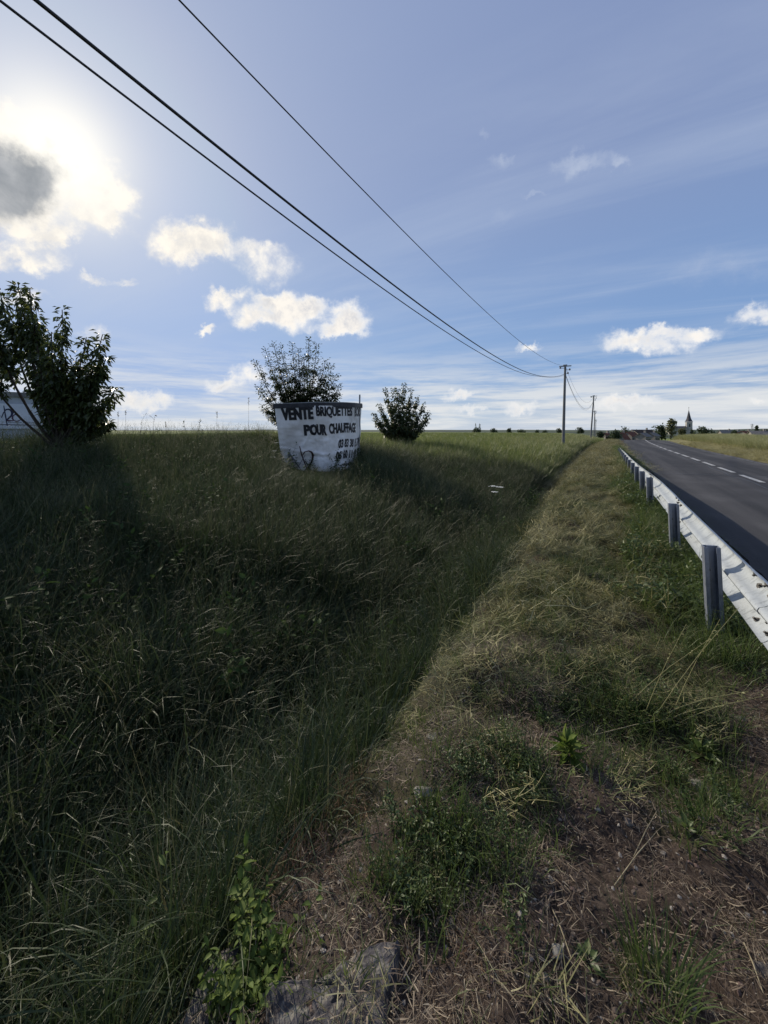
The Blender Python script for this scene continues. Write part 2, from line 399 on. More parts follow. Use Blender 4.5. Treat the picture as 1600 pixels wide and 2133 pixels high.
def make_ground():
    vs, us = np.meshgrid(VS, US); X = vs.ravel(); Y = us.ravel()
    # columns follow the road's bend so the verge edges stay sharp
    X = X + off(Y) * (np.abs(vs.ravel()) < 60)
    Z = H(X, Y); v = X - off(Y)
    nu, nv_ = vs.shape
    idx = np.arange(nu * nv_).reshape(nu, nv_)
    f = np.stack([idx[:-1, :-1], idx[:-1, 1:], idx[1:, 1:], idx[1:, :-1]], -1).reshape(-1, 4)
    patch = fbm(X * .9, Y * .9, 40, 3)
    turf = sstep(-v, .9, 1.6) + sstep(Y, 5, 14) * .7 * (v < 1.1) + (patch > .55) * .5 * (v < 1.1)
    turf = np.clip(turf, 0, 1) * (1 - sstep(v, .9, 1.1))
    turf = np.maximum(turf, sstep(v, 6.4, 6.8) * .8)
    hay = sstep(v, 6.3, 6.5) * (1 - sstep(v, 7.6, 8.2)) + .55 * sstep(Y, 6, 20) * sstep(v, -1.6, -1.1) * (1 - sstep(v, .3, .8))
    field = np.maximum(sstep(-v, 6.5, 9) * sstep(np.hypot(X, Y), 16, 24), sstep(v, 10, 14))
    field = np.maximum(field, sstep(Y, 80, 110) * (np.abs(v - 3.6) > 3))
    o = new_mesh('ground', np.stack([X, Y, Z], 1), f, ground_material(), smooth=True, attrs={'turf': turf, 'hay': np.clip(hay, 0, 1), 'field': np.clip(field, 0, 1)})
    tag(o, kind='structure'); return o
make_ground()

# ------------------------------------------------------------------ road with its painted lines
def strip(v0, v1, u0, u1, lift, name, mat, parent=None, nv_=2, du=.5, edge=0., th=0.):
    n = max(2, int((u1 - u0) / du) + 1)
    us = np.linspace(u0, u1, n); ws = np.linspace(0, 1, nv_)
    vs = []
    for u in us:
        a = v0 + (float(fbm(u * 1.7, 3.1, 5)) - .5) * edge + (float(fbm(u * 9, 1.1, 8)) - .5) * edge * .5
        b = v1 + (float(fbm(u * 1.7, 9.1, 6)) - .5) * edge
        for w in ws:
            v = a + (b - a) * w
            z = float(Hs(3.7 + float(off(u)), u)) + .04 + lift + .03 * (1 - ((v - 3.75) / 2.6) ** 2)
            vs.append((v + float(off(u)), u, z))
    f = [(i * nv_ + k, i * nv_ + k + 1, (i + 1) * nv_ + k + 1, (i + 1) * nv_ + k) for i in range(n - 1) for k in range(nv_ - 1)]
    if th:
        # skirt down both sides
        m_ = len(vs)
        for side in (0, nv_ - 1):
            b0 = len(vs)
            for i in range(n):
                x, y, z = vs[i * nv_ + side]; vs.append((x + (-.02 if side == 0 else .02), y, z - th))
            f += [(i * nv_ + side, (i + 1) * nv_ + side, b0 + i + 1, b0 + i) for i in range(n - 1)]
    o = new_mesh(name, vs, f, mat, parent, smooth=False)
    return o
def asphalt():
    m, nt, P, N, L = mk('asphalt')
    tc = N('ShaderNodeTexCoord'); vec = tc.outputs['Object']
    def nz(scale, detail=4, v=vec):
        n = N('ShaderNodeTexNoise'); n.inputs['Scale'].default_value = scale; n.inputs['Detail'].default_value = detail; L(v, n.inputs['Vector']); return n.outputs['Fac']
    r = N('ShaderNodeValToRGB'); e = r.color_ramp.elements; e[0].position = .3; e[0].color = (.022, .022, .024, 1); e[1].position = .72; e[1].color = (.085, .083, .083, 1)
    L(nz(160, 3), r.inputs[0])
    mp = N('ShaderNodeMapping'); mp.inputs['Scale'].default_value = (1.3, .05, 1); L(vec, mp.inputs[0])
    r2 = N('ShaderNodeValToRGB'); e = r2.color_ramp.elements; e[0].position = .40; e[0].color = (.62, .62, .64, 1); e[1].position = .60; e[1].color = (1.32, 1.30, 1.28, 1)
    L(nz(1.2, 5, mp.outputs[0]), r2.inputs[0])
    mx = N('ShaderNodeMix'); mx.data_type = 'RGBA'; mx.blend_type = 'MULTIPLY'; mx.inputs[0].default_value = 1; L(r.outputs[0], mx.inputs[6]); L(r2.outputs[0], mx.inputs[7])
    r3 = N('ShaderNodeValToRGB'); e = r3.color_ramp.elements; e[0].position = .42; e[0].color = (.82, .82, .82, 1); e[1].position = .6; e[1].color = (1.08, 1.08, 1.08, 1)
    L(nz(.8, 6), r3.inputs[0])
    mx2 = N('ShaderNodeMix'); mx2.data_type = 'RGBA'; mx2.blend_type = 'MULTIPLY'; mx2.inputs[0].default_value = 1; L(mx.outputs[2], mx2.inputs[6]); L(r3.outputs[0], mx2.inputs[7])
    L(mx2.outputs[2], P.inputs['Base Color']); P.inputs['Roughness'].default_value = .85; P.inputs['Specular IOR Level'].default_value = .25
    b = N('ShaderNodeBump'); b.inputs['Strength'].default_value = .5; b.inputs['Distance'].default_value = .004; L(nz(220, 2), b.inputs['Height']); L(b.outputs[0], P.inputs['Normal'])
    return m
road = strip(1.42, 6.2, -8, 190, 0, 'road', asphalt(), nv_=9, du=.12, edge=.10, th=.09); tag(road, kind='structure')
paint = surf('worn_road_paint', (.26, .26, .255), (.60, .60, .58), 22, .75, c3=(.14, .14, .14), s3=38)
faint = surf('faded_road_paint', (.10, .10, .10), (.22, .22, .22), 9, .8, c3=(.06, .06, .062), s3=4)
u = 14.72
k = 0
while u < 78:
    o = strip(3.76, 3.90, u, u + 2.05, .008, 'lane_dash', paint, road, du=.4); u += 2.84
u = 14.72 - 2.84
while u > -7:
    strip(3.76, 3.90, u, u + 2.05, .008, 'lane_dash', paint, road, du=.4); u -= 2.84
strip(5.92, 6.0, -8, 90, .008, 'edge_line', faint, road, du=.4, edge=.02)
sk = surf('tar_seam', (.10, .10, .10), (.14, .14, .14), 9, .8, c3=(.05, .05, .05), s3=3)
# curved pale tyre arc near the crest
def tyre_arc():
    vs = []; n = 60
    for i in range(n + 1):
        t = i / n; u = 60 - 40 * t; v = 5.1 + 1.6 * math.sin(t * 1.6) * .5 - .9 * (1 - t) ** 3
        for w in (-.04, .04):
            z = float(Hs(3.7 + float(off(u)), u)) + .04 + .009 + .03 * (1 - ((v - 3.75) / 2.6) ** 2)
            vs.append((v + w + float(off(u)), u, z))
    f = [(2 * i, 2 * i + 1, 2 * i + 3, 2 * i + 2) for i in range(n)]
    new_mesh('tyre_mark', vs, f, sk, road)
tyre_arc()
seam = surf('bitumen_seam', (.012, .012, .013), (.03, .03, .032), 20, .5)
def seam_line(pts, w):
    vs = []
    for i, (v, u) in enumerate(pts):
        for sgn in (-1, 1):
            a, b = pts[max(i - 1, 0)], pts[min(i + 1, len(pts) - 1)]; t = Vector((b[0] - a[0], b[1] - a[1])).normalized()
            vv, uu = v - t.y * w / 2 * sgn * -1, u + t.x * w / 2 * sgn * -1
            vs.append((vv + float(off(uu)), uu, float(Hs(3.7 + float(off(uu)), uu)) + .04 + .004 + .03 * (1 - ((vv - 3.75) / 2.6) ** 2)))
    new_mesh('seam', vs, [(2 * i, 2 * i + 1, 2 * i + 3, 2 * i + 2) for i in range(len(pts) - 1)], seam, road)
seam_line([(1.6 + 4.4 * i / 40, 16.2 + .5 * i / 40 + .05 * math.sin(i * 1.3)) for i in range(41)], .05)
seam_line([(3.55 + .05 * math.sin(i * .9) + .04 * math.sin(i * .31), 3 + i * .4) for i in range(90)], .028)


# ------------------------------------------------------------------ guard rail
galv = None
def galvanised(name, base, metallic=.45, rough=.5):
    m, nt, P, N, L = mk(name)
    tc = N('ShaderNodeTexCoord'); vec = tc.outputs['Object']
    v = N('ShaderNodeTexVoronoi'); v.inputs['Scale'].default_value = 90; L(vec, v.inputs['Vector'])
    n = N('ShaderNodeTexNoise'); n.inputs['Scale'].default_value = 7; n.inputs['Detail'].default_value = 8; n.inputs['Roughness'].default_value = .7; L(vec, n.inputs['Vector'])
    mp = N('ShaderNodeMapping'); mp.inputs['Scale'].default_value = (5, 22, 1.2); L(vec, mp.inputs[0])
    n2 = N('ShaderNodeTexNoise'); n2.inputs['Scale'].default_value = 1.4; n2.inputs['Detail'].default_value = 7; L(mp.outputs[0], n2.inputs['Vector'])
    a = N('ShaderNodeMath'); a.operation = 'ADD'; L(n.outputs['Fac'], a.inputs[0]); L(n2.outputs['Fac'], a.inputs[1])
    r = N('ShaderNodeValToRGB'); e = r.color_ramp.elements; e[0].position = .72; e[0].color = tuple(x * .68 for x in base) + (1,); e[1].position = 1.15 / 1.2; e[1].color = tuple(min(1, x * 1.12) for x in base) + (1,)
    L(a.outputs[0], r.inputs[0])
    r2 = N('ShaderNodeValToRGB'); e = r2.color_ramp.elements; e[0].color = (.86, .86, .86, 1); e[1].color = (1.05, 1.05, 1.05, 1); L(v.outputs['Color'], r2.inputs[0])
    mx = N('ShaderNodeMix'); mx.data_type = 'RGBA'; mx.blend_type = 'MULTIPLY'; mx.inputs[0].default_value = .8; L(r.outputs[0], mx.inputs[6]); L(r2.outputs[0], mx.inputs[7])
    L(mx.outputs[2], P.inputs['Base Color']); P.inputs['Metallic'].default_value = metallic
    rr = N('ShaderNodeMapRange'); L(n.outputs['Fac'], rr.inputs[0]); rr.inputs[3].default_value = rough - .12; rr.inputs[4].default_value = rough + .15; L(rr.outputs[0], P.inputs['Roughness'])
    return m
galv = galvanised('galvanised_rail', (.36, .385, .40), .45, .50)
galvp = galvanised('galvanised_post', (.20, .22, .265), .5, .5)
boltm = surf('weathered_bolt', (.06, .058, .055), (.15, .14, .13), 60, .6, metallic=.6)
def railtop(u): return float(np.interp(u, [-5, 9, 13, 17, 26, 36, 39], [.76, .75, .64, .54, .44, .28, .10]))
RV = .86
guard = empty('guardrail', (RV, 4, 0), 0, 'galvanised steel guardrail on channel posts beside the road', 'guardrail')
prof = [(.000, 0.), (.012, -.004), (.030, -.022), (.072, -.062), (.083, -.085), (.080, -.108), (.046, -.150), (.016, -.172), (-.012, -.184), (-.022, -.205), (-.012, -.226), (.016, -.238),
        (.046, -.258), (.080, -.300), (.083, -.323), (.072, -.346), (.030, -.386), (.012, -.402), (.0, -.407)]
def beam(u0, u1, lift):
    n = max(2, int((u1 - u0) / .5) + 1); us = np.linspace(u0, u1, n); vs = []; fs = []
    pr = [(p + lift, z) for p, z in prof]; th = .004
    K_ = len(pr)
    for layer in (0, 1):
        for u in us:
            s = 1.0 if u < 30 else 1 - .3 * (u - 30) / 9
            for p, z in pr: vs.append((p + th * layer, u - 4, railtop(u) + z * s * .99))
    def id_(l, i, k): return l * n * K_ + i * K_ + k
    for i in range(n - 1):
        for k in range(K_ - 1):
            fs.append((id_(0, i, k), id_(0, i + 1, k), id_(0, i + 1, k + 1), id_(0, i, k + 1)))
            fs.append((id_(1, i, k), id_(1, i, k + 1), id_(1, i + 1, k + 1), id_(1, i + 1, k)))
        fs.append((id_(0, i, 0), id_(1, i, 0), id_(1, i + 1, 0), id_(0, i + 1, 0)))
        fs.append((id_(0, i, K_ - 1), id_(0, i + 1, K_ - 1), id_(1, i + 1, K_ - 1), id_(1, i, K_ - 1)))
    for i in (0, n - 1):
        for k in range(K_ - 1): fs.append((id_(0, i, k), id_(0, i, k + 1), id_(1, i, k + 1), id_(1, i, k)) if i == 0 else (id_(0, i, k), id_(1, i, k), id_(1, i, k + 1), id_(0, i, k + 1)))
    o = new_mesh('rail_beam', vs, fs, galv, guard); shade_auto(o, 50); return o
splices = [-4, -.3, 3.5, 6.95, 10.9, 14.9, 18.9, 22.9, 26.9, 31, 39]
beams = [beam(splices[i] - .16, splices[i + 1] + .16, .004 * (i % 2) * 1.5) for i in range(len(splices) - 1)]
bolt_me = None
def hexbolt():
    b = MB(); pts = [(math.cos(a * math.pi / 3) * .016, math.sin(a * math.pi / 3) * .016) for a in range(6)]
    b.prism(pts, 0, .014); w = [(math.cos(a * math.pi / 5) * .023, math.sin(a * math.pi / 5) * .023) for a in range(10)]; b.prism(w, -.004, .0)
    s = [(math.cos(a * math.pi / 3) * .008, math.sin(a * math.pi / 3) * .008) for a in range(6)]; b.prism(s, .014, .03)
    o = b.build('bolt', boltm, link=False); return o.data
bolt_me = hexbolt()
for i, sp in enumerate(splices[1:7]):
    for du in (-.11, .11):
        for zz in (-.04, -.125, -.275, -.365):
            pz = railtop(sp + du) + zz
            p = np.interp(-zz, [-q[1] for q in prof], [q[0] for q in prof])
            o = bpy.data.objects.new('bolt', bolt_me); COL.objects.link(o); o.parent = beams[i]
            o.location = (p - .001, sp + du - 4, pz); o.rotation_euler = (0, R(-90 + (35 if zz in (-.125, -.365) else -35)), random.random())
def post(u, lean=0., h=.9):
    b = MB(); w, dpt, t, lip = .108, .075, .006, .028
    poly = [(-w / 2, dpt), (w / 2, dpt), (w / 2, 0), (w / 2 - lip, 0), (w / 2 - lip, t), (w / 2 - t, t), (w / 2 - t, dpt - t), (-w / 2 + t, dpt - t), (-w / 2 + t, t), (-w / 2 + lip, t), (-w / 2 + lip, 0), (-w / 2, 0)]
    # sides of the channel as boxes so the section stays open
    b.box((0, dpt - t / 2, 0), (w, t, h)); b.box((-w / 2 + t / 2, dpt / 2 - t / 2, 0), (t, dpt - t, h)); b.box((w / 2 - t / 2, dpt / 2 - t / 2, 0), (t, dpt - t, h))
    b.box((-w / 2 + lip / 2 + t / 2, t / 2 - .0005, 0), (lip - t, t, h)); b.box((w / 2 - lip / 2 - t / 2, t / 2 - .0005, 0), (lip - t, t, h))
    b.box((0, dpt - t - .006, 0), (.045, .012, h))       # rolled rib of the web
    o = b.build('post', galvp, guard)
    zt = railtop(u) - .005
    o.location = (-.086, u - 4, zt - h / 2); o.rotation_euler = (R(.5), R(lean), R(4))
    for zz in (.03,):
        bo = bpy.data.objects.new('bolt', bolt_me); COL.objects.link(bo); bo.parent = o; bo.location = (-.02, dpt - .012, h / 2 - .2); bo.rotation_euler = (R(90), 0, .4); bo.scale = (.7,) * 3
    return o
for u_, ln in ((-1.9, 1), (.2, 1), (2.1, 2), (4.07, -2.4), (6.15, -2.0), (9.35, -1.5), (11.2, -1.5), (13.2, -1), (15.3, 1), (17.5, 0), (19.5, 0), (21.5, 1), (23.5, 0), (25.5, 0), (28, 0), (31, 0)):
    post(u_, ln, 1.0 if u_ < 10 else .9)

# ------------------------------------------------------------------ power line
polem = surf('grey_wooden_pole', (.13, .13, .125), (.22, .215, .21), 3, .85, .2, stretch=(12, 12, 1), bump=.3)
wirem = surf('black_cable', (.03, .03, .035), (.05, .05, .055), 5, .5)
insm = surf('insulator_porcelain', (.10, .10, .10), (.22, .22, .22), 5, .3)
steel = surf('galvanised_fitting', (.20, .21, .22), (.32, .33, .34), 10, .5, metallic=.5)
# (distance, px top, py top, px bottom, h below)
poles = []
def utility_pole(d, pxt, pyt, pxb, zb, label, r=.125):
    top = W(pxt, pyt, d); bx = W(pxb, 893, d); base = Vector((bx.x, bx.y, zb))
    root = empty('utility_pole', base, 0, label, 'utility pole', 'utility poles along the ditch')
    tl = top - base
    b = MB(); n = 8
    b.tube([tl * (i / n) for i in range(n + 1)], [r * (1 - .32 * i / n) for i in range(n + 1)], 12); o = b.build('shaft', polem, root); shade_auto(o, 40)
    ax = Vector((C30, S30, 0))
    c = MB(); Mx = Matrix.Translation(tl + Vector((0, 0, .05))) @ Matrix.Rotation(R(30 - 8), 4, 'Z') @ Matrix.Rotation(R(-3), 4, 'Y')
    c.box((0, 0, 0), (.95, .08, .08), Mx); c.box((0, .0, .09), (.3, .12, .08), Mx); c.build('crossarm', steel, root)
    for dx, dz in ((-.45, -.12), (.42, -.25), (.25, -.55)):
        m = MB(); p = tl + ax * dx * (.9 if dz > -.3 else .9) + Vector((0, 0, dz))
        m.tube([p + Vector((0, 0, .12)), p + Vector((0, 0, .06)), p, p - Vector((0, 0, .05))], [.03, .065, .075, .03], 8)
        m.tube([tl + Vector((0, 0, dz)), p], .018, 6)
        m.build('insulator', insm, root)
    poles.append((base, top, root)); return root
utility_pole(32, 1177.5, 764, 1173, -.1, 'nearest utility pole, tall and grey, standing on the ditch bank')
utility_pole(59, 1237, 826, 1230, -.3, 'second utility pole, leaning to the right')
utility_pole(95, 1239.5, 857, 1237, -.6, 'third utility pole, short in the distance just behind the leaning one', .14)
utility_pole(150, 1241.5, 875, 1240.5, -2, 'farthest and smallest utility pole, low over the grass', .14)
def wire(v, zoff, z0, u0, a, r, label, sags):
    """near span follows the measured sag curve, then on from pole to pole"""
    pts = []
    P1 = poles[0][1] + Vector((0, 0, zoff)); u1 = P1.y
    zend = z0 + a * (u1 - u0) ** 2
    for i in range(90):
        u = -26 + (u1 + 26) * i / 89
        t = u / u1
        x = v + (P1.x - v) * sstep(u, 18, u1) if u > 18 else v
        z = z0 + a * (u - u0) ** 2 + (P1.z - EYE - zend) * float(sstep(u, 22, u1))
        pts.append(Vector((float(x), u, EYE + z)))
    for k in range(3):
        A = poles[k][1] + Vector((0, 0, zoff)); B = poles[k + 1][1] + Vector((0, 0, zoff * .9))
        for i in range(1, 21):
            t = i / 20; p = A.lerp(B, t); p.z -= sags[k] * 4 * t * (1 - t); pts.append(p)
    b = MB(); b.tube(pts, r, 6); o = b.build('power_cable', wirem, smooth=True); tag(o, label, 'cable', 'cables strung on the utility poles')
wire(-3.0, .10, 3.36, 8.5, .0027, .0075, 'thin upper cable strung from the top of the nearest pole', (1.9, 1.5, 1.5))
wire(-3.2, -.55, 2.40, 11, .0038, .0135, 'thickest cable, the middle one of the three crossing the sky', (2.1, 1.7, 1.5))
wire(-3.46, -.62, 2.40, 11.2, .0040, .0095, 'lowest of the three cables crossing the sky', (2.2, 1.7, 1.5))

# ------------------------------------------------------------------ text helper
def text_mesh(body, bold=.02, xs=1.0):
    cu = bpy.data.curves.new('t', 'FONT'); cu.body = body; cu.size = 1.0; cu.offset = bold; cu.resolution_u = 3
    ob = bpy.data.objects.new('t', cu); COL.objects.link(ob)
    dg = bpy.context.evaluated_depsgraph_get(); me = bpy.data.meshes.new_from_object(ob.evaluated_get(dg))
    bpy.data.objects.remove(ob); bpy.data.curves.remove(cu)
    bm = bmesh.new(); bm.from_mesh(me); bpy.data.meshes.remove(me)
    xs_ = [v.co.x for v in bm.verts]; ys_ = [v.co.y for v in bm.verts]
    x0, x1, y0, y1 = min(xs_), max(xs_), min(ys_), max(ys_)
    for v in bm.verts: v.co.x = (v.co.x - x0) / (x1 - x0); v.co.y = (v.co.y - y0) / (y1 - y0)
    n = max(4, len(body) * 3)
    for i in range(1, n):
        bmesh.ops.bisect_plane(bm, geom=bm.verts[:] + bm.edges[:] + bm.faces[:], plane_co=(i / n, 0, 0), plane_no=(1, 0, 0))
    for i in range(1, 3):
        bmesh.ops.bisect_plane(bm, geom=bm.verts[:] + bm.edges[:] + bm.faces[:], plane_co=(0, i / 3, 0), plane_no=(0, 1, 0))
    V_ = [tuple(v.co) for v in bm.verts]; bm.verts.index_update()
    F_ = [tuple(v.index for v in f.verts) for f in bm.faces]; bm.free()
    return V_, F_
def stroke(pts, ws):
    """flat ribbon in 2D; returns verts, faces"""
    vs = []; n = len(pts)
    for i in range(n):
        a = Vector(pts[max(i - 1, 0)]); b = Vector(pts[min(i + 1, n - 1)]); t = (b - a).normalized(); nn = Vector((-t.y, t.x)) * ws[i] / 2
        p = Vector(pts[i]); vs += [tuple(p + nn), tuple(p - nn)]
    return vs, [(2 * i, 2 * i + 1, 2 * i + 3, 2 * i + 2) for i in range(n - 1)]

# ------------------------------------------------------------------ banner and tub
BA = [0, .03, .257, .303, .45, .6, .757, .80, .985, 1]
BPX = [572, 583, 650, 658, 686, 712, 733.5, 738.5, 752, 753]
BD = [12.9, 12.8, 12.45, 12.5, 12.75, 13.1, 13.6, 13.75, 14.7, 14.8]
def curve_s(xs, ys, x):        # smooth (Catmull) interpolation
    x = float(x); i = int(np.clip(np.searchsorted(xs, x) - 1, 0, len(xs) - 2))
    def m(j):
        j0, j1 = max(j - 1, 0), min(j + 1, len(xs) - 1); return (ys[j1] - ys[j0]) / (xs[j1] - xs[j0])
    h = xs[i + 1] - xs[i]; t = (x - xs[i]) / h
    return (2 * t ** 3 - 3 * t ** 2 + 1) * ys[i] + (t ** 3 - 2 * t ** 2 + t) * h * m(i) + (-2 * t ** 3 + 3 * t ** 2) * ys[i + 1] + (t ** 3 - t ** 2) * h * m(i + 1)
SA = [0, .2, .45, .75, 1.]; SPX = [571, 634, 688, 733, 753]; 
def bannerP(a, t, lift=0., wr=True):
    px = float(np.interp(a, BA, BPX)); d = curve_s([0, .3, .6, .8, 1], [12.95, 12.5, 13.1, 13.75, 14.8], a)
    yt = np.interp(a, [0, .3, .6, 1], [848, 845, 845, 847]); yb = np.interp(a, [0, .06, .5, .8, 1], [986, 984, 982, 975, 968])
    # taper: lower hem pulled in at the left
    px += t * (18 * (1 - a) ** 1.5 - 5 * a ** 3)
    d += t * .10 * (1 - a)
    if wr:
        w = (float(fbm(a * 9 + t * 4, t * 7, 70)) - .5) * .075 * (.3 + t) + .03 * math.sin((a * 26 + t * 6)) * t * (a < .9)
        w += .05 * (abs(float(fbm(a * 11 - t * 5, t * 9 + a * 3, 75, 3)) - .5)) * (.4 + t)
        w += .035 * math.exp(-((t - .62 - .12 * math.sin(a * 4)) / .03) ** 2) * (a < .6) + .03 * math.exp(-((a * .9 + t * .3 - .33) / .012) ** 2)
        d -= w
        px += 2.2 * math.sin(t * 16 + 1) * (a > .93) * t
        yb += 1.5 * math.sin(a * 17)
    d -= lift
    y = yt + (yb - yt) * t
    return W(px, y, d)
tub = empty('round_tub', W(662, 893, 14.4).xy.to_3d() + Vector((0, 0, .4)), 0, 'big round tub with a dark rim standing in the grass behind the banner', 'tub')
def tub_build():
    inv = Matrix.Translation(-tub.location)
    tubm = surf('grey_tub_wall', (.05, .05, .055), (.09, .09, .095), 6, .6)
    rimm = surf('dark_rim_band', (.025, .025, .03), (.05, .05, .055), 8, .55)
    topm = surf('pale_rim_edge', (.20, .21, .21), (.34, .35, .35), 8, .6)
    front = [bannerP(a, 0, -.03, False) for a in np.linspace(0, 1, 40)]
    A, B = front[0], front[-1]; c = (A + B) / 2; back = []
    axis_ = (B - A); perp = Vector((-axis_.y, axis_.x, 0)).normalized()
    if perp.dot(Vector((-S30, C30, 0))) < 0: perp = -perp
    for i in range(1, 24):
        th = math.pi * i / 24; back.append(c + (B - c) * math.cos(th) + perp * 1.35 * math.sin(th))
    ring = front + back
    n = len(ring); cx = sum(ring, Vector()) / n
    vs = []; fs = []
    for lev, (s, z) in enumerate(((.975, .03), (.86, -1.1), (.74, -2.25), (.73, -2.25))):
        for p in ring:
            q = cx + (p - cx) * s; q.z = p.z + z; vs.append(inv @ q)
    for l in range(3):
        for i in range(n): fs.append((l * n + i, l * n + (i + 1) % n, (l + 1) * n + (i + 1) % n, (l + 1) * n + i))
    o = new_mesh('wall', vs, fs, tubm, tub, smooth=True)
    b = MB()
    for mat, name, z0, z1, o0, o1 in ((rimm, 'rim', .10, -.05, 1.03, .97), (topm, 'rim_edge', .125, .102, 1.022, .965)):
        vs = []; fs = []
        for s, z in ((o0, z1), (o0, z0), (o1, z0), (o1, z1)):
            for p in ring:
                q = cx + (p - cx) * s; q.z = p.z + z; vs.append(inv @ q)
        for l in range(4):
            for i in range(n):
                j = (l + 1) % 4; fs.append((l * n + i, j * n + i, j * n + (i + 1) % n, l * n + (i + 1) % n))
        new_mesh(name, vs, fs, mat, tub, smooth=False)
tub_build()
banner = empty('banner', tub.location.copy(), 0, 'white sales banner with black French lettering wrapped round the tub', 'banner')
def banner_build():
    inv = Matrix.Translation(-banner.location)
    na, nt_ = 150, 90; vs = [inv @ bannerP(i / na, j / nt_) for i in range(na + 1) for j in range(nt_ + 1)]
    fs = [(i * (nt_ + 1) + j, (i + 1) * (nt_ + 1) + j, (i + 1) * (nt_ + 1) + j + 1, i * (nt_ + 1) + j + 1) for i in range(na) for j in range(nt_)]
    cloth = surf('dirty_white_tarpaulin', (.74, .70, .64), (.90, .87, .82), 2.2, .6, c3=(.66, .62, .56), s3=1.4, bump=.3, bscale=9)
    o = new_mesh('sheet', vs, fs, cloth, banner, smooth=True)
    ink = surf('black_print', (.012, .012, .014), (.03, .03, .034), 12, .55, spec=.3)
    def place(V_, F_, a0, a1, t0, t1, name, mat, slant=0., bw=.0028):
        out = []; ff = []          # struck three times, a hair apart, for the heavy poster weight
        for q, (sh, lf) in enumerate(((0, .015), (-bw, .0125), (bw, .010))):
            out += [inv @ bannerP(a0 + (a1 - a0) * x + slant * y + sh, t1 + (t0 - t1) * y, lf) for x, y, *_ in V_]
            ff += [tuple(i + q * len(V_) for i in f) for f in F_]
        tag(new_mesh(name, out, ff, mat, banner), kind='stuff')
    for s, a0, a1, t0, t1 in (('VENTE', .035, .262, .015, .205), ('BRIQUETTES', .30, .762, .01, .185), ('BOIS', .805, .975, .01, .17),
                              ('POUR', .185, .405, .28, .45), ('CHAUFFAGE', .435, .84, .265, .425)):
        V_, F_ = text_mesh(s, .045); place(V_, F_, a0, a1, t0, t1, 'lettering', ink, 0., .0012 if len(s) > 5 or s == 'BOIS' else .0028)
    for s, a0, a1, t0, t1 in (('03 83 38 15 30', .54, .955, .52, .655), ('06 60 11 09 80', .50, .96, .695, .83), ('m2c@orange.fr', .60, .90, .895, .95)):
        V_, F_ = text_mesh(s, .035); place(V_, F_, a0, a1, t0, t1, 'lettering', ink, .012, .0013)
    grey = surf('grey_print', (.13, .14, .17), (.20, .21, .24), 12, .55)
    brown = surf('maroon_print', (.045, .015, .02), (.07, .028, .03), 12, .55)
    def st(pts, ws, mat):
        # dense polyline
        P_ = []; W_ = []
        for i in range(len(pts) - 1):
            for k in range(8):
                t = k / 8; P_.append((pts[i][0] + (pts[i + 1][0] - pts[i][0]) * t, pts[i][1] + (pts[i + 1][1] - pts[i][1]) * t)); W_.append(ws[i] + (ws[i + 1] - ws[i]) * t)
        P_.append(pts[-1]); W_.append(ws[-1])
        V_, F_ = stroke([(x, y) for x, y in P_], W_)
        # x in fabric fraction, y = t
        out = [inv @ bannerP(x, y, .014) for x, y in V_]
        new_mesh('logo_stroke', out, F_, mat, banner)
    st([(.055, .985), (.052, .68)], [.014, .014], grey); st([(.052, .68), (.125, .93)], [.016, .01], grey); st([(.105, .93), (.175, .74)], [.006, .004], grey)
    st([(.140, .60), (.150, .74), (.175, .93)], [.006, .009, .007], brown)
    arc = [(.152 + .045 * math.sin(t) + .02 * t / 3, .80 - .095 * math.sin(t * .98) if t < 1.57 else .80 - .095 * math.sin(t * .98)) for t in np.linspace(.2, 2.9, 10)]
    arc = [(.155, .74), (.175, .69), (.205, .68), (.228, .71), (.232, .77), (.220, .84), (.195, .91), (.160, .97), (.13, .995)]
    st(arc, [.005, .011, .014, .015, .015, .012, .010, .008, .006], brown)
banner_build()
b = MB(); p0 = W(748, 842, 14.6); b.tube([p0 - Vector((0, 0, 2.0)), W(749.5, 822, 14.6)], .03, 8); o = b.build('stake', steel); tag(o, 'thin metal stake sticking up behind the right end of the tub', 'stake')

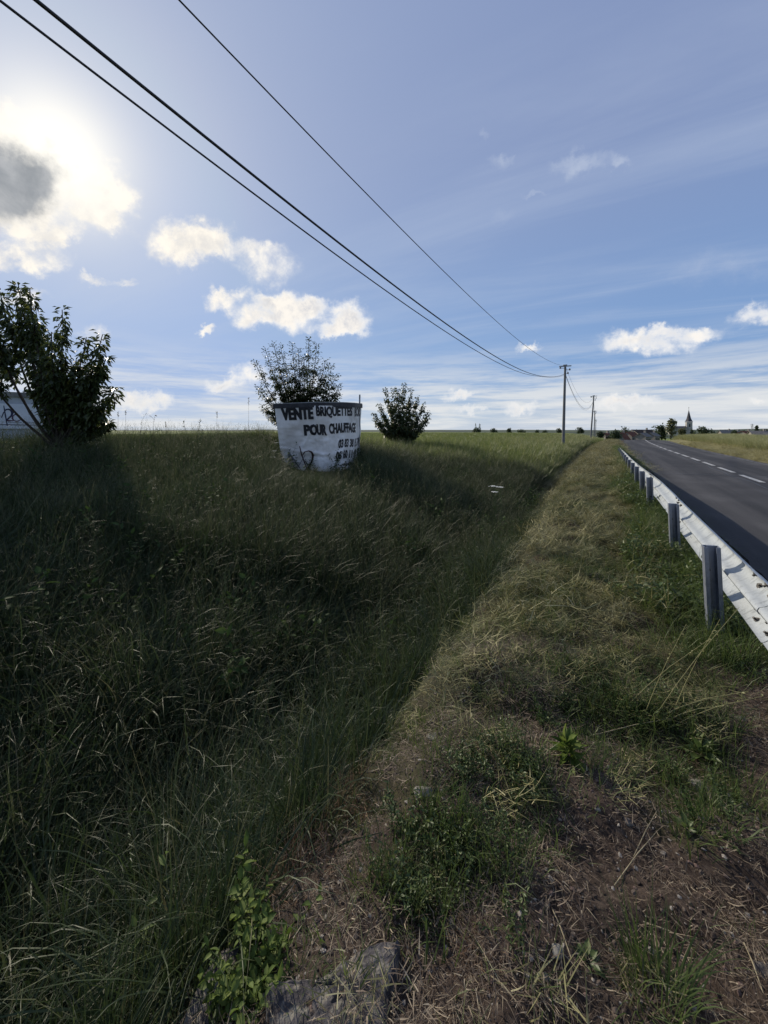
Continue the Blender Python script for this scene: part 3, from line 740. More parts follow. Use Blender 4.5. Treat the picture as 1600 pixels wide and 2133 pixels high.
# ------------------------------------------------------------------ hangar with sign, far left
def hangar():
    A = W(-160, 893, 17.2); A.z = .6; B = W(100, 893, 20.3); B.z = .6
    root = empty('hangar', A, 0, 'low grey corrugated hangar behind the leafy tree at the left edge', 'building')
    ax = (B - A); Ln = ax.length; ax.normalize(); nrm = Vector((-ax.y, ax.x, 0))
    if nrm.dot(Vector((-S30, C30, 0))) < 0: nrm = -nrm
    Mx = Matrix((ax, nrm, Vector((0, 0, 1)))).transposed().to_4x4()
    root.matrix_world = Matrix.Translation(A) @ Mx
    wallm = surf('grey_sheet_metal', (.30, .33, .37), (.38, .41, .45), 1.5, .5, spec=.4); roofm = surf('weathered_roof_sheet', (.13, .13, .13), (.19, .19, .18), 2, .7)
    H_ = 2.72
    n = int(Ln / .12); vs = []; fs = []
    for i in range(n + 1):
        y = 0 if (i // 2) % 2 == 0 else .035
        vs += [(i * Ln / n, y, 0), (i * Ln / n, y, H_)]
    fs = [(2 * i, 2 * i + 2, 2 * i + 3, 2 * i + 1) for i in range(n)]
    new_mesh('corrugated_wall', vs, fs, wallm, root)
    b = MB(); b.box((Ln / 2, 1.1, H_ / 2), (Ln - .02, 2, H_ - .05)); b.build('hall', wallm, root)
    b = MB(); b.box((Ln / 2, 1.05, H_ + .12), (Ln + .1, 2.3, .24)); b.build('roof', roofm, root)
    signm = surf('white_sign_panel', (.50, .53, .58), (.58, .61, .66), 3, .5)
    z0 = EYE - .6 + 0; 
    pan0, pan1, s0, s1 = .5, Ln - .25, z0 + .0, z0 + 1.25
    b = MB(); b.box(((pan0 + pan1) / 2, -.05, (s0 + s1) / 2), (pan1 - pan0, .05, s1 - s0)); sg = b.build('sign_panel', signm, root)
    navy = surf('navy_print', (.012, .014, .04), (.03, .03, .07), 10, .5); plum = surf('plum_print', (.05, .012, .04), (.08, .02, .05), 10, .5)
    def onp(px):            # position along the facade for a photo column
        k = (px - 800) / 801
        best = min(np.linspace(0, Ln, 800), key=lambda s: abs((lambda q: (q.x * C30 + q.y * S30) / (-q.x * S30 + q.y * C30) - k)(A + ax * s)))
        return float(best)
    def zz(px, py):
        s = onp(px); q = A + ax * s; d = -q.x * S30 + q.y * C30; return EYE - .6 + (893 - py) / 801 * d
    def st(pp, ws, mat, name='logo_stroke'):
        P_ = [(onp(x), zz(x, y)) for x, y in pp]; V_, F_ = stroke(P_, ws)
        new_mesh(name, [(x, -.082, z) for x, z in V_], F_, mat, sg)
    st([(-28, 876), (-20, 858), (-12, 868), (0, 866), (3, 870), (8, 858)], [.02, .02, .03, .03, .04, .04], navy)
    st([(7.5, 845), (11, 865), (15, 887)], [.03, .05, .04], navy)
    st([(10, 856), (13, 853), (18, 852.5), (23, 855), (25.5, 860), (23.5, 866), (18, 871), (13, 876)], [.03, .07, .08, .09, .10, .08, .07, .06], navy)
    st([(13, 876), (20, 876.2), (27, 876.5)], [.06, .06, .04], plum)
    st([(41, 866), (37, 863.5), (31, 863.5), (26.5, 867), (25.5, 871), (28, 875.5), (33, 877.5), (38, 877), (42, 874.5)], [.03, .05, .05, .05, .06, .05, .05, .05, .03], plum)
    st([(-60, 883.8), (80, 885.6)], [.04, .04], navy, 'sign_line')
    V_, F_ = text_mesh('Menuiserie 2 Charpente', .0)
    xa, xb = onp(17), onp(78); new_mesh('lettering', [(xa + (xb - xa) * x, -.082, zz(45, 883) + .13 * y) for x, y, *_ in V_], F_, navy, sg)
hangar()
o = MB(); p = W(135, 893, 12); gz = float(H(p.x, p.y)); o.tube([(p.x, p.y, gz - .2), (p.x, p.y, gz + .95)], .05, 8); o = o.build('marker_post', surf('white_post_paint', (.5, .5, .5), (.6, .6, .6), 10)); tag(o, 'short pale post in the tall grass just right of the left tree trunk', 'post')

# ------------------------------------------------------------------ leaves, blades
def ribbons(base, L_, az, th0, bend, width, segs, tone, power=1.6, twist=0., fold=0.):
    """vectorised arching grass blades -> verts, faces(n,4), tone"""
    n = len(L_); t = np.linspace(0, 1, segs + 1)
    th = th0[:, None] + bend[:, None] * t[None] ** power
    dl = L_[:, None] / segs
    dx = np.sin(th) * dl; dz = np.cos(th) * dl
    r = np.concatenate([np.zeros((n, 1)), np.cumsum((dx[:, :-1] + dx[:, 1:]) / 2, 1)], 1)
    z = np.concatenate([np.zeros((n, 1)), np.cumsum((dz[:, :-1] + dz[:, 1:]) / 2, 1)], 1)
    ca, sa = np.cos(az)[:, None], np.sin(az)[:, None]
    w = width[:, None] * np.clip(1.05 - t[None] ** 2.2, .06, 1) * .5
    tw = (az[:, None] + np.pi / 2 + twist * t[None])
    wx, wy = np.cos(tw) * w, np.sin(tw) * w
    cx = base[:, 0:1] + r * ca; cy = base[:, 1:2] + r * sa; cz = base[:, 2:3] + z
    A = np.stack([cx - wx, cy - wy, cz], -1); B = np.stack([cx + wx, cy + wy, cz], -1)
    V_ = np.stack([A, B], 2).reshape(-1, 3)
    idx = np.arange(n * (segs + 1) * 2).reshape(n, segs + 1, 2)
    Fc = np.stack([idx[:, :-1, 0], idx[:, :-1, 1], idx[:, 1:, 1], idx[:, 1:, 0]], -1).reshape(-1, 4)
    return V_, Fc, np.repeat(tone, (segs + 1) * 2)
def leaves(P_, Dv, Ln, Wd, tone, cup=.15, droop=.25, kite=False):
    """leaf = 2x3 grid folded along the midrib (or a flat kite)"""
    P_ = np.asarray(P_, float); Dv = np.asarray(Dv, float); n = len(P_)
    Dv = Dv / np.linalg.norm(Dv, axis=1, keepdims=True)
    rv = RNG.normal(size=(n, 3)) * .35 + np.array([0, 0, 1.0])
    S = np.cross(Dv, rv); S /= np.linalg.norm(S, axis=1, keepdims=True) + 1e-9
    Nn = np.cross(S, Dv)
    Ln = np.asarray(Ln)[:, None]; Wd = np.asarray(Wd)[:, None]
    if kite:
        p0 = P_; p1 = P_ + Dv * Ln * .45 + S * Wd * .5 - Nn * Wd * cup; p2 = P_ + Dv * Ln - Nn * Ln * droop; p3 = P_ + Dv * Ln * .45 - S * Wd * .5 - Nn * Wd * cup
        V_ = np.stack([p0, p1, p2, p3], 1).reshape(-1, 3); idx = np.arange(n * 4).reshape(n, 4)
        return V_, idx, np.repeat(tone, 4)
    rows = [(0, .04, 0), (.3, .85, .02), (.62, .8, .3), (1, .03, 1)]
    vs = []
    for t, w, dr in rows:
        c = P_ + Dv * Ln * t - Nn * Ln * droop * dr
        for s in (-1, 0, 1): vs.append(c + S * Wd * .5 * w * s + (Nn * Wd * cup * abs(s)))
    V_ = np.stack(vs, 1).reshape(-1, 3); idx = np.arange(n * 12).reshape(n, 12); q = []
    for r in range(3):
        for c in range(2): q.append(np.stack([idx[:, r * 3 + c], idx[:, r * 3 + c + 1], idx[:, r * 3 + c + 4], idx[:, r * 3 + c + 3]], -1))
    return V_, np.concatenate(q), np.repeat(tone, 12)
def join(parts):
    V_ = []; F_ = []; T = []; b = 0
    for v, f, t in parts:
        V_.append(v); F_.append(f + b); T.append(t); b += len(v)
    return np.concatenate(V_), np.concatenate(F_), np.concatenate(T)
def tubes_np(paths, rads, n=4):
    """thin stems -> verts, quads"""
    Vs = []; Fs = []; b = 0
    for pts, rd in zip(paths, rads):
        m = MB(); m.tube(pts, rd, n, cap=False); Vs.append(np.array(m.v)); Fs.append(np.array(m.f) + b); b += len(m.v)
    V_ = np.concatenate(Vs); return V_, np.concatenate(Fs)
def U(a, b, n): return RNG.uniform(a, b, n)
SRC = {}
def source(kind, makers):
    c = bpy.data.collections.new('sources_' + kind)
    for i, o in enumerate(makers): c.objects.link(o)
    SRC[kind] = (c, len(makers))
def tuft(name, mat, n, rad, l0, l1, w0, w1, th=.35, b0=.3, b1=2.2, segs=5, power=1.6, seeds=0, tone=(0, 1), z=-.03):
    rr = rad * np.sqrt(U(0, 1, n)); a = U(0, 2 * np.pi, n)
    base = np.stack([rr * np.cos(a), rr * np.sin(a), np.full(n, z)], 1)
    L_ = U(l0, l1, n); az = a + RNG.normal(0, .9, n)
    parts = [ribbons(base, L_, az, np.abs(RNG.normal(0, th, n)), U(b0, b1, n), U(w0, w1, n), segs, np.clip(RNG.beta(2, 2.6, n) * (tone[1] - tone[0]) + tone[0], 0, 1), power, twist=1.2)]
    if seeds:
        b = base[:seeds] * .8; Ls = U(l1 * .95, l1 * 1.35, seeds); azs = U(0, 6.28, seeds); t0 = np.abs(RNG.normal(0, .12, seeds)); bd = U(.1, .7, seeds)
        parts.append(ribbons(b, Ls, azs, t0, bd, np.full(seeds, w0 * .45), segs, np.full(seeds, .93), 2.2))
        # panicle: short ribbons along the top fifth of each stalk
        for i in range(seeds):
            m = 16; tt = U(.78, 1.0, m)
            th_ = t0[i] + bd[i] * tt ** 2.2 * .45
            r = Ls[i] * tt * np.sin(th_); zz = Ls[i] * tt * np.cos(th_)
            bb = np.stack([b[i, 0] + r * np.cos(azs[i]), b[i, 1] + r * np.sin(azs[i]), zz + z], 1)
            parts.append(ribbons(bb, U(.015, .035, m), U(0, 6.28, m), U(.1, .8, m), U(0, .6, m), np.full(m, w0 * .5), 1, np.full(m, .85)))
    V_, F_, T = join(parts)
    return new_mesh(name, V_, F_, mat, attrs={'tone': T}, link=False)
def mat_clump(name, mat, n, rad, l0, l1, w0, w1, hgt=.03):
    """lying cut stems"""
    rr = rad * np.sqrt(U(0, 1, n)); a = U(0, 6.28, n)
    base = np.stack([rr * np.cos(a), rr * np.sin(a), U(0, hgt, n)], 1)
    V_, F_, T = ribbons(base, U(l0, l1, n), U(0, 6.28, n), U(1.15, 1.62, n), RNG.normal(.1, .45, n), U(w0, w1, n), 3, np.clip(RNG.beta(1.6, 2.2, n), 0, 1), 1., twist=1.)
    return new_mesh(name, V_, F_, mat, attrs={'tone': T}, link=False)
def leafy(name, mat, stems, h0, h1, leaf, n_leaf, spread=.3, wratio=.5, rad=.05, droop=.3, tone=(0, 1), stemw=.0025, link=False, parent=None, upright=.25):
    parts = []; PP = []; DD = []; paths = []; rads = []
    for s in range(stems):
        a = random.uniform(0, 6.28); th = abs(random.gauss(0, spread)); h = random.uniform(h0, h1)
        b0 = Vector((random.uniform(-rad, rad), random.uniform(-rad, rad), -.02)); d = Vector((math.cos(a) * math.sin(th), math.sin(a) * math.sin(th), math.cos(th)))
        pts = [b0 + d * h * t + Vector((math.cos(a), math.sin(a), -.3)) * .12 * h * t * t for t in (0, .35, .7, 1)]
        paths.append(pts); rads.append([stemw, stemw * .8, stemw * .6, stemw * .3])
        for i in range(n_leaf):
            t = .12 + .88 * (i / max(n_leaf - 1, 1)); k = min(int(t * 3), 2); p = pts[k].lerp(pts[k + 1], t * 3 - k)
            aa = i * 2.4 + a
            PP.append(p); DD.append((math.cos(aa), math.sin(aa), upright + random.uniform(-.3, .4) + (t > .9) * .8))
    n = len(PP); L_ = U(.6, 1.15, n) * leaf
    V_, F_, T = leaves(PP, DD, L_, L_ * wratio * U(.8, 1.2, n), np.clip(RNG.beta(2, 2, n) * (tone[1] - tone[0]) + tone[0], 0, 1), droop=droop)
    sv, sf = tubes_np(paths, rads, 4)
    V_, F_, T = join([(V_, F_, T), (sv, sf, np.full(len(sv), .25))])
    o = new_mesh(name, V_, F_, mat, parent, attrs={'tone': T}, link=link, smooth=False); return o

source('tall', [tuft(f'tall_grass_tuft', M['grass'], 40, .12, .30, .84, .0045, .0115, .30, .3, 2.7, 6, seeds=1) for i in range(5)] +
               [tuft('fine_grass_tuft', M['grass'], 60, .10, .30, .66, .002, .0045, .35, .5, 2.6, 6, seeds=2) for i in range(3)])
source('mid', [tuft('meadow_tuft', M['grass'], 60, .20, .35, .80, .005, .011, .22, .1, 1.8, 4, seeds=5) for i in range(5)])
source('far', [tuft('far_grass_tuft', M['fieldgrass'], 60, .42, .40, .85, .012, .024, .2, .1, 1.1, 2, seeds=0) for i in range(4)])
source('pale', [tuft('pale_grass_tuft', M['pale'], 70, .35, .45, .95, .010, .022, .2, .1, 1.2, 3, seeds=0) for i in range(4)])
source('crop', [tuft('crop_tuft', M['fieldgrass'], 60, .55, .14, .30, .014, .03, .3, .1, 1., 2, seeds=0) for i in range(3)])
source('verge', [tuft('verge_tuft', M['verge'], 36, .07, .16, .48, .003, .0065, .3, .2, 1.7, 5, seeds=0) for i in range(5)])
source('short', [tuft('short_grass_tuft', M['verge'], 26, .05, .04, .14, .0015, .0035, .4, .2, 1.6, 3, seeds=0) for i in range(4)])
source('hay', [mat_clump('hay_clump', M['hay'], 90, .11, .03, .13, .0016, .004, .06) for i in range(5)] + [mat_clump('hay_clump', M['greenhay'], 80, .10, .03, .12, .0015, .004, .04) for i in range(2)])
M['mown'] = leafmat('yellow_mown_grass', [(0, (.16, .145, .06)), (.4, (.34, .31, .14)), (1, (.55, .50, .28))], trans=.2, rough=.6)
source('mown', [mat_clump('mown_clump', M['mown'], 90, .12, .03, .13, .002, .005, .05) for i in range(3)])
source('straw', [mat_clump('straw_clump', M['straw'], 52, .10, .010, .062, .0009, .0026, .012) for i in range(5)])
source('weeds', [leafy('small_weed', M['weed'], 9, .05, .17, .020, 14, .35, .5, .05) for i in range(3)] + [leafy('small_weed', M['darkweed'], 8, .08, .22, .016, 20, .25, .45, .05) for i in range(2)])
source('broad', [leafy('broad_weed', M['darkweed'], 7, .25, .6, .07, 12, .3, .5, .08) for i in range(3)])
source('nettle', [leafy('nettle', M['weed'], 6, .18, .42, .075, 11, .3, .5, .07, droop=.4) for i in range(3)])
def pebble(name, mat, sub=1):
    bm = bmesh.new(); bmesh.ops.create_icosphere(bm, subdivisions=sub, radius=1)
    s = Vector((random.uniform(.8, 1.3), random.uniform(.7, 1.1), random.uniform(.4, .7)))
    for v in bm.verts: v.co = Vector((v.co.x * s.x, v.co.y * s.y, v.co.z * s.z)) * random.uniform(.8, 1.15)
    me = bpy.data.meshes.new(name); bm.to_mesh(me); bm.free(); me.materials.append(mat); return bpy.data.objects.new(name, me)
stm = [surf('pebble_pale', (.20, .18, .16), (.32, .29, .25), 60, .85), surf('pebble_brown', (.07, .055, .045), (.13, .10, .08), 60, .9), surf('pebble_red', (.11, .07, .06), (.17, .12, .10), 60, .9), surf('soil_crumb', (.03, .022, .018), (.06, .045, .036), 60, .95)]
source('pebbles', [pebble('pebble', stm[i]) for i in (0, 1, 2, 1, 3, 3, 3, 3)])

def gn_group(coll):
    ng = bpy.data.node_groups.new('scatter_' + coll.name, 'GeometryNodeTree')
    ng.interface.new_socket('Geometry', in_out='INPUT', socket_type='NodeSocketGeometry'); ng.interface.new_socket('Geometry', in_out='OUTPUT', socket_type='NodeSocketGeometry')
    N = ng.nodes.new; L = ng.links.new; gi = N('NodeGroupInput'); go = N('NodeGroupOutput')
    ip = N('GeometryNodeInstanceOnPoints'); ci = N('GeometryNodeCollectionInfo'); ci.inputs['Collection'].default_value = coll
    ci.inputs['Separate Children'].default_value = True; ci.inputs['Reset Children'].default_value = True
    def na(n, t):
        a = N('GeometryNodeInputNamedAttribute'); a.data_type = t; a.inputs[0].default_value = n; return a.outputs[0]
    L(gi.outputs[0], ip.inputs['Points']); L(ci.outputs[0], ip.inputs['Instance']); ip.inputs['Pick Instance'].default_value = True
    L(na('idx', 'INT'), ip.inputs['Instance Index']); L(na('rot', 'FLOAT_VECTOR'), ip.inputs['Rotation']); L(na('scl', 'FLOAT_VECTOR'), ip.inputs['Scale'])
    L(ip.outputs[0], go.inputs[0]); return ng
def lowgrass(X, Y, s, full):
    """the sward is trampled low on the strip before the banner"""
    xc = X * C30 + Y * S30; d = -X * S30 + Y * C30; px = 800 + 801 * xc / d
    zl = EYE - (972 - 893) * d / 801 + (np.abs(px - 662) > 70) * .22
    lim = np.clip((zl - H(X, Y)) / full, .12, 9)
    inside = (px > 575) & (px < 750) & (d > 5) & (d < 13.4)
    return np.where(inside, np.minimum(s, lim), s)
def scatter(name, kind, X, Y, smin, smax, tilt=.12, label=None, zsc=None, pick=None, dz=0., lean=None, cat='plants', zpos=None):
    coll, k = SRC[kind]; n = len(X)
    Z = H(X, Y) + dz if zpos is None else zpos
    me = bpy.data.meshes.new(name); me.vertices.add(n); me.vertices.foreach_set('co', np.stack([X, Y, Z], 1).astype(np.float32).ravel())
    s = (U(0, 1, n) * (smax - smin) + smin) if np.isscalar(smin) else smin
    sz = s if zsc is None else s * zsc
    rot = np.stack([RNG.normal(0, tilt, n), RNG.normal(0, tilt, n), U(0, 6.28, n)], 1)
    if lean is not None:        # lean everything a little towards a world direction: rotate about X/Y after Z spin
        pass
    a = me.attributes.new('idx', 'INT', 'POINT'); a.data.foreach_set('value', (RNG.integers(0, k, n) if pick is None else RNG.choice(pick, n)).astype(np.int32))
    a = me.attributes.new('rot', 'FLOAT_VECTOR', 'POINT'); a.data.foreach_set('vector', rot.astype(np.float32).ravel())
    a = me.attributes.new('scl', 'FLOAT_VECTOR', 'POINT'); a.data.foreach_set('vector', np.stack([s, s, sz], 1).astype(np.float32).ravel())
    o = bpy.data.objects.new(name, me); COL.objects.link(o)
    md = o.modifiers.new('scatter', 'NODES')
    key = 'scatter_' + coll.name
    md.node_group = bpy.data.node_groups.get(key) or gn_group(coll)
    tag(o, label, cat, kind='stuff'); return o
def spread(density, x0, x1, y0, y1, dmin=.0, dmax=1e9, cone=1.35, mask=None):
    """random ground points in a box (X across, Y along the road) kept inside a generous view cone"""
    n = int(density * (x1 - x0) * (y1 - y0)); X = U(x0, x1, n); Y = U(y0, y1, n)
    xc = X * C30 + Y * S30; d = -X * S30 + Y * C30
    k = (d > .25) & (np.abs(xc) < cone * d + .5) & (d > dmin) & (d < dmax)
    X = X[k]; Y = Y[k]
    if mask is not None:
        m = mask(X, Y); k = U(0, 1, len(X)) < m; X = X[k]; Y = Y[k]
    return X, Y
def cc(*xy): return np.concatenate([a[0] for a in xy]), np.concatenate([a[1] for a in xy])

# tall grass of the ditch and the bank
def bankmask(X, Y):
    v = X - off(Y); edge = -1.12 + .2 * (fbm(X * 1.5, Y * 1.5, 61) - .5)
    m = sstep(edge - v, 0, .14)
    # the ditch is mown further on
    mown = sstep(Y, 8, 12) * sstep(v, -2.55, -2.3)
    gap = 1 - .6 * (fbm(X * .8, Y * .8, 62, 3) < .33)
    return m * (1 - mown) * gap
X, Y = spread(95, -7, -.8, 0, 7, dmax=6, mask=bankmask)
hs = .75 + .6 * fbm(X * .9, Y * .9, 63)
ed = sstep(-X, 1.0, 1.7) * .45 + .55
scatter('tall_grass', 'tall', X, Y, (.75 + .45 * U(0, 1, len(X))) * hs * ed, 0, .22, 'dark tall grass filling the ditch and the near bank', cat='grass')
def fieldedge(X, Y):
    v = X - off(Y); t = sstep(Y, 14, 24); lim = -13 * (1 - t) - 8 * t
    return bankmask(X, Y) * sstep(v - lim, -1.5, 0)
X, Y = spread(34, -16, -.9, 0, 26, dmin=5.2, dmax=17, mask=fieldedge)
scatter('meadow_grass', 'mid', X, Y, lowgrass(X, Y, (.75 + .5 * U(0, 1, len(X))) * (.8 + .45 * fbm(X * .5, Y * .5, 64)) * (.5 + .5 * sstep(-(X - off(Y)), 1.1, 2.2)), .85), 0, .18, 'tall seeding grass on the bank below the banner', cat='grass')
X, Y = spread(13, -16, -.9, 6, 60, dmin=16.2, dmax=60, mask=fieldedge)
X2, Y2 = spread(3, -5, 1.2, 56, 100, mask=lambda X, Y: (1 - sstep(X - off(Y), -1.6, -1.1)))
X, Y = np.concatenate([X, X2]), np.concatenate([Y, Y2])
scatter('verge_meadow_grass', 'far', X, Y, .75, 1.15, .12, 'sunlit tall grass between the ditch and the field', cat='grass', zsc=1.)
X, Y = spread(2.6, -7, 0, 20, 75, mask=lambda X, Y: (1 - sstep(X - off(Y), -2.9, -2.4)) * sstep(X - off(Y), -8, -5) * sstep(Y, 20, 32))
scatter('pale_seeding_grass', 'pale', X, Y, .7, 1.05, .16, 'pale seeding grass tops along the ditch near the utility poles', cat='grass')
# crop beyond
def crop(X, Y):
    v = X - off(Y); t = sstep(Y, 14, 24); lim = -12 * (1 - t) - 7.6 * t
    return 1 - sstep(v - lim, -1, 0)
X, Y = spread(3.2, -75, -6, 4, 95, dmin=13, dmax=95, mask=crop)
scatter('field_crop', 'crop', X, Y, .8, 1.3, .1, 'light green crop in the sunlit field beyond the grass', cat='crop')
# right hand verge
X, Y = spread(9, 8.0, 15, 4, 76, mask=lambda X, Y: sstep(X - off(Y), 7.7, 8.5) * (1 - sstep(X - off(Y), 12, 15)))
X2, Y2 = spread(12, 8, 15, 30, 90, mask=lambda X, Y: sstep(X - off(Y), 7.9, 8.5) * (1 - sstep(X - off(Y), 11, 14)))
X, Y = np.concatenate([X, X2]), np.concatenate([Y, Y2])
scatter('pale_roadside_grass', 'pale', X, Y, .55, .9, .12, 'pale tall grass on the far side of the road', cat='grass')
X, Y = spread(26, 6.2, 8.6, 6, 50, mask=lambda X, Y: sstep(X - off(Y), 6.25, 6.5) * (1 - sstep(X - off(Y), 8.0, 8.6)))
scatter('mown_far_verge', 'mown', X, Y, 1.8, 3.0, .15, 'yellow mown grass beside the far road edge', cat='cut grass')
# mown strip with cut grass lying in ridges
def strip_m(X, Y):
    v = X - off(Y); lo = np.where(Y > 9, -2.9, -1.25)
    far_ditch = .8
    a = sstep(v, lo, lo + .3) * (1 - sstep(v, .45, .8))
    near = .97 * sstep(Y - .6 * (v + 1) , 1.5, 3.8) + .03
    r = fbm(v * 2.5, Y * 3.5, 65, 3)
    return a * np.clip(near, 0, 1) * (.35 + .65 * sstep(r, .35, .6))
X, Y = cc(spread(230, -1.5, .9, .3, 7, mask=strip_m), spread(110, -3.1, 1, 7, 16, mask=strip_m))
scatter('cut_grass', 'hay', X, Y, .6, 1.3, .28, 'dry cut grass lying in ridges on the mown strip', cat='cut grass', pick=[0, 1, 2, 3, 4, 5, 6, 5, 6])
X, Y = spread(26, -3.2, 1.6, 16, 72, mask=lambda X, Y: strip_m(X, Y) * .9 + .1)
scatter('distant_cut_grass', 'hay', X, Y, 1.8, 3.0, .2, 'yellow cut grass on the distant part of the mown strip', cat='cut grass', pick=[0, 1, 2, 3, 4, 5])
X, Y = spread(14, -1.2, 3, 14, 70, mask=lambda X, Y: sstep(X - off(Y), -1.0, -.6) * (1 - sstep(X - off(Y), .3, .7)) * sstep(Y, 12, 26))
scatter('sunlit_cut_grass', 'mown', X, Y, 1.2, 2.2, .2, 'brightest yellow cut grass on the crown of the distant mown strip', cat='cut grass')
X, Y = cc(spread(16, -1.4, .7, 3.2, 9, mask=strip_m), spread(9, -2.8, .9, 9, 22, mask=strip_m))
scatter('heaped_cut_grass', 'hay', X, Y, 1.3, 2.4, .35, 'small heaps of cut grass raked up by the mower', cat='cut grass', zsc=1.7)
# short regrowth on the strip
def regrow(X, Y):
    v = X - off(Y); p = fbm(X * 1.3, Y * 1.3, 66, 3)
    return sstep(p, .42, .60) * sstep(v, -1.4, -1) * (1 - sstep(v, .9, 1.05)) * (.25 + .75 * sstep(Y, 2.4, 4))
X, Y = cc(spread(330, -1.3, 1.0, .4, 7, mask=regrow), spread(110, -1.6, 1.1, 7, 18, mask=regrow))
scatter('short_grass', 'short', X, Y, .7, 1.7, .2, 'short green regrowth on the mown strip', cat='grass')
X, Y = cc(spread(8, -1.2, .8, 3, 9, mask=lambda X, Y: sstep(fbm(X * 1.6, Y * 1.6, 88, 3), .45, .6)), spread(5, -2.6, .8, 9, 24, mask=lambda X, Y: sstep(fbm(X, Y, 89, 3), .45, .6)))
scatter('strip_tufts', 'verge', X, Y, .25, .55, .25, 'separate green tufts sprouting through the cut grass', cat='grass')
X, Y = spread(9, -1.1, .9, 3, 10, mask=lambda X, Y: sstep(fbm(X * 1.4, Y * 1.4, 93, 3), .45, .6))
scatter('strip_weeds', 'weeds', X, Y, .5, 1.0, .2, 'leafy weeds sprouting through the cut grass', cat='weeds')
# straw litter on the bare soil
def litter(X, Y):
    return (.35 + .65 * sstep(fbm(X * 2.2, Y * 2.2, 67, 3), .38, .6)) * (1 - sstep(Y, 3.5, 6)) * (1 - sstep(-X, 1.0, 1.15))
X, Y = spread(400, -1.1, 1.25, .3, 6, mask=litter)
scatter('straw_litter', 'straw', X, Y, .6, 1.5, .12, 'straw and dead stems scattered over the bare soil', cat='straw')
X, Y = spread(5200, -1.0, 1.3, .4, 4.5, mask=lambda X, Y: (1 - sstep(Y, 2.5, 4.5)) * (.4 + .6 * vn(X * 5, Y * 5, 68)))
sz = .0025 + .010 * U(0, 1, len(X)) ** 5
scatter('gravel', 'pebbles', X, Y, sz, 0, .4, 'small stones and soil crumbs on the bare ground', cat='gravel')
X, Y = spread(900, 1.0, 1.5, .5, 16)
scatter('roadside_grit', 'pebbles', X, Y, .003 + .012 * U(0, 1, len(X)) ** 3, 0, .4, 'dark grit and crumbs between the guardrail and the asphalt', cat='gravel')
# weeds
def railweeds(X, Y):
    v = X - off(Y)
    a = sstep(v, .15 + .25 * np.sin(Y * .9), .65) * (1 - sstep(v, 1.02, 1.2)) * sstep(Y, 3.2, 4.6)
    return a
X, Y = cc(spread(95, .1, 1.25, 3, 12, mask=railweeds), spread(40, .1, 1.3, 12, 40, mask=railweeds))
scatter('rail_grass', 'verge', X, Y, .55, 1.1, .18, 'green grass growing along the foot of the guardrail', cat='grass')
X, Y = spread(30, -.2, 1.1, 4, 16, mask=railweeds)
scatter('rail_weeds', 'nettle', X, Y, .55, .9, .15, 'leafy weeds growing along the foot of the guardrail', cat='weeds')
X, Y = spread(20, .9, 1.45, 9, 36, mask=lambda X, Y: sstep(fbm(X, Y * .6, 71, 2), .4, .55))
scatter('road_edge_grass', 'verge', X, Y, .35, .7, .2, 'straggly grass along the near edge of the asphalt', cat='grass')
patches = [(960, 1720, .22), (1000, 1800, .18), (1250, 1440, .35), (1150, 1440, .22), (1330, 1490, .30), (1130, 1300, .25), (880, 1850, .12), (1400, 1380, .3), (1100, 1620, .1), (1460, 1700, .15), (1020, 1650, .2), (1450, 1470, .3), (1230, 1200, .4), (1180, 1050, .6)]
Xs = []; Ys = []
for px, py, r in patches:
    g = G(px, py); n = int(52 * r * r * 3.14) + 8; a = U(0, 6.28, n); q = r * U(0, 1, n) ** .8 * 1.5
    Xs.append(g.x + q * np.cos(a)); Ys.append(g.y + q * np.sin(a))
Xs = np.concatenate(Xs); Ys = np.concatenate(Ys)
scatter('low_weeds', 'weeds', Xs, Ys, .4, 1.1, .2, 'patches of low small-leaved weeds on the strip', cat='weeds')
n_ = len(Xs) * 2; q = RNG.integers(0, len(Xs), n_)
scatter('patch_grass', 'short', Xs[q] + RNG.normal(0, .08, n_), Ys[q] + RNG.normal(0, .08, n_), .8, 2.0, .25, 'fine green grass mixed into the low weed patches', cat='grass')
X, Y = spread(5, -13, -1.6, 0, 14, mask=lambda X, Y: sstep(fbm(X * .7, Y * .7, 72, 3), .45, .6))
scatter('bank_weeds', 'broad', X, Y, .8, 1.5, .2, 'dark broad-leaved weeds among the tall grass', cat='weeds')

# ------------------------------------------------------------------ single plants
def put(o, px, py, label, cat, rz=0., s=1., group=None, dz=0.):
    g = G(px, py); o.location = (g.x, g.y, g.z + dz); o.rotation_euler = (0, 0, rz); o.scale = (s,) * 3
    tag(o, label, cat, group); return o
def rosette(name, mat, n, leaf, wr, px, py, label, h=.05, dz=0.):
    root = empty(name); put(root, px, py, label, 'plant', dz=dz)
    g = 1 if n < 40 else 1
    lobes = 5
    me = None
    for i in range(n):
        a = i * 2.399 + random.uniform(-.2, .2); t = i / n; el = .15 + 1.1 * t
        d = np.array([[math.cos(a) * math.cos(el), math.sin(a) * math.cos(el), math.sin(el)]])
        L_ = leaf * random.uniform(.75, 1.1) * (1 - .35 * t)
        V_, F_, T = leaves(np.array([[math.cos(a) * .01, math.sin(a) * .01, h * t]]), d, np.array([L_]), np.array([L_ * wr]), np.array([random.betavariate(2, 2)]), cup=.18, droop=.35)
        new_mesh('leaf', V_, F_, mat, root, smooth=True, attrs={'tone': T})
    return root
rosette('dock_plant', M['bright'], 40, .105, .46, 1183, 1585, 'bushy bright green dock plant in the middle of the bare soil', .10)
rosette('dock_plant', M['weed'], 22, .12, .46, 1462, 1585, 'flatter broad-leaved dock plant near the right edge beside grass', .05)
rosette('dock_plant', M['weed'], 12, .06, .45, 1115, 1500, 'small leafy rosette just left of the low weed patch', .03)
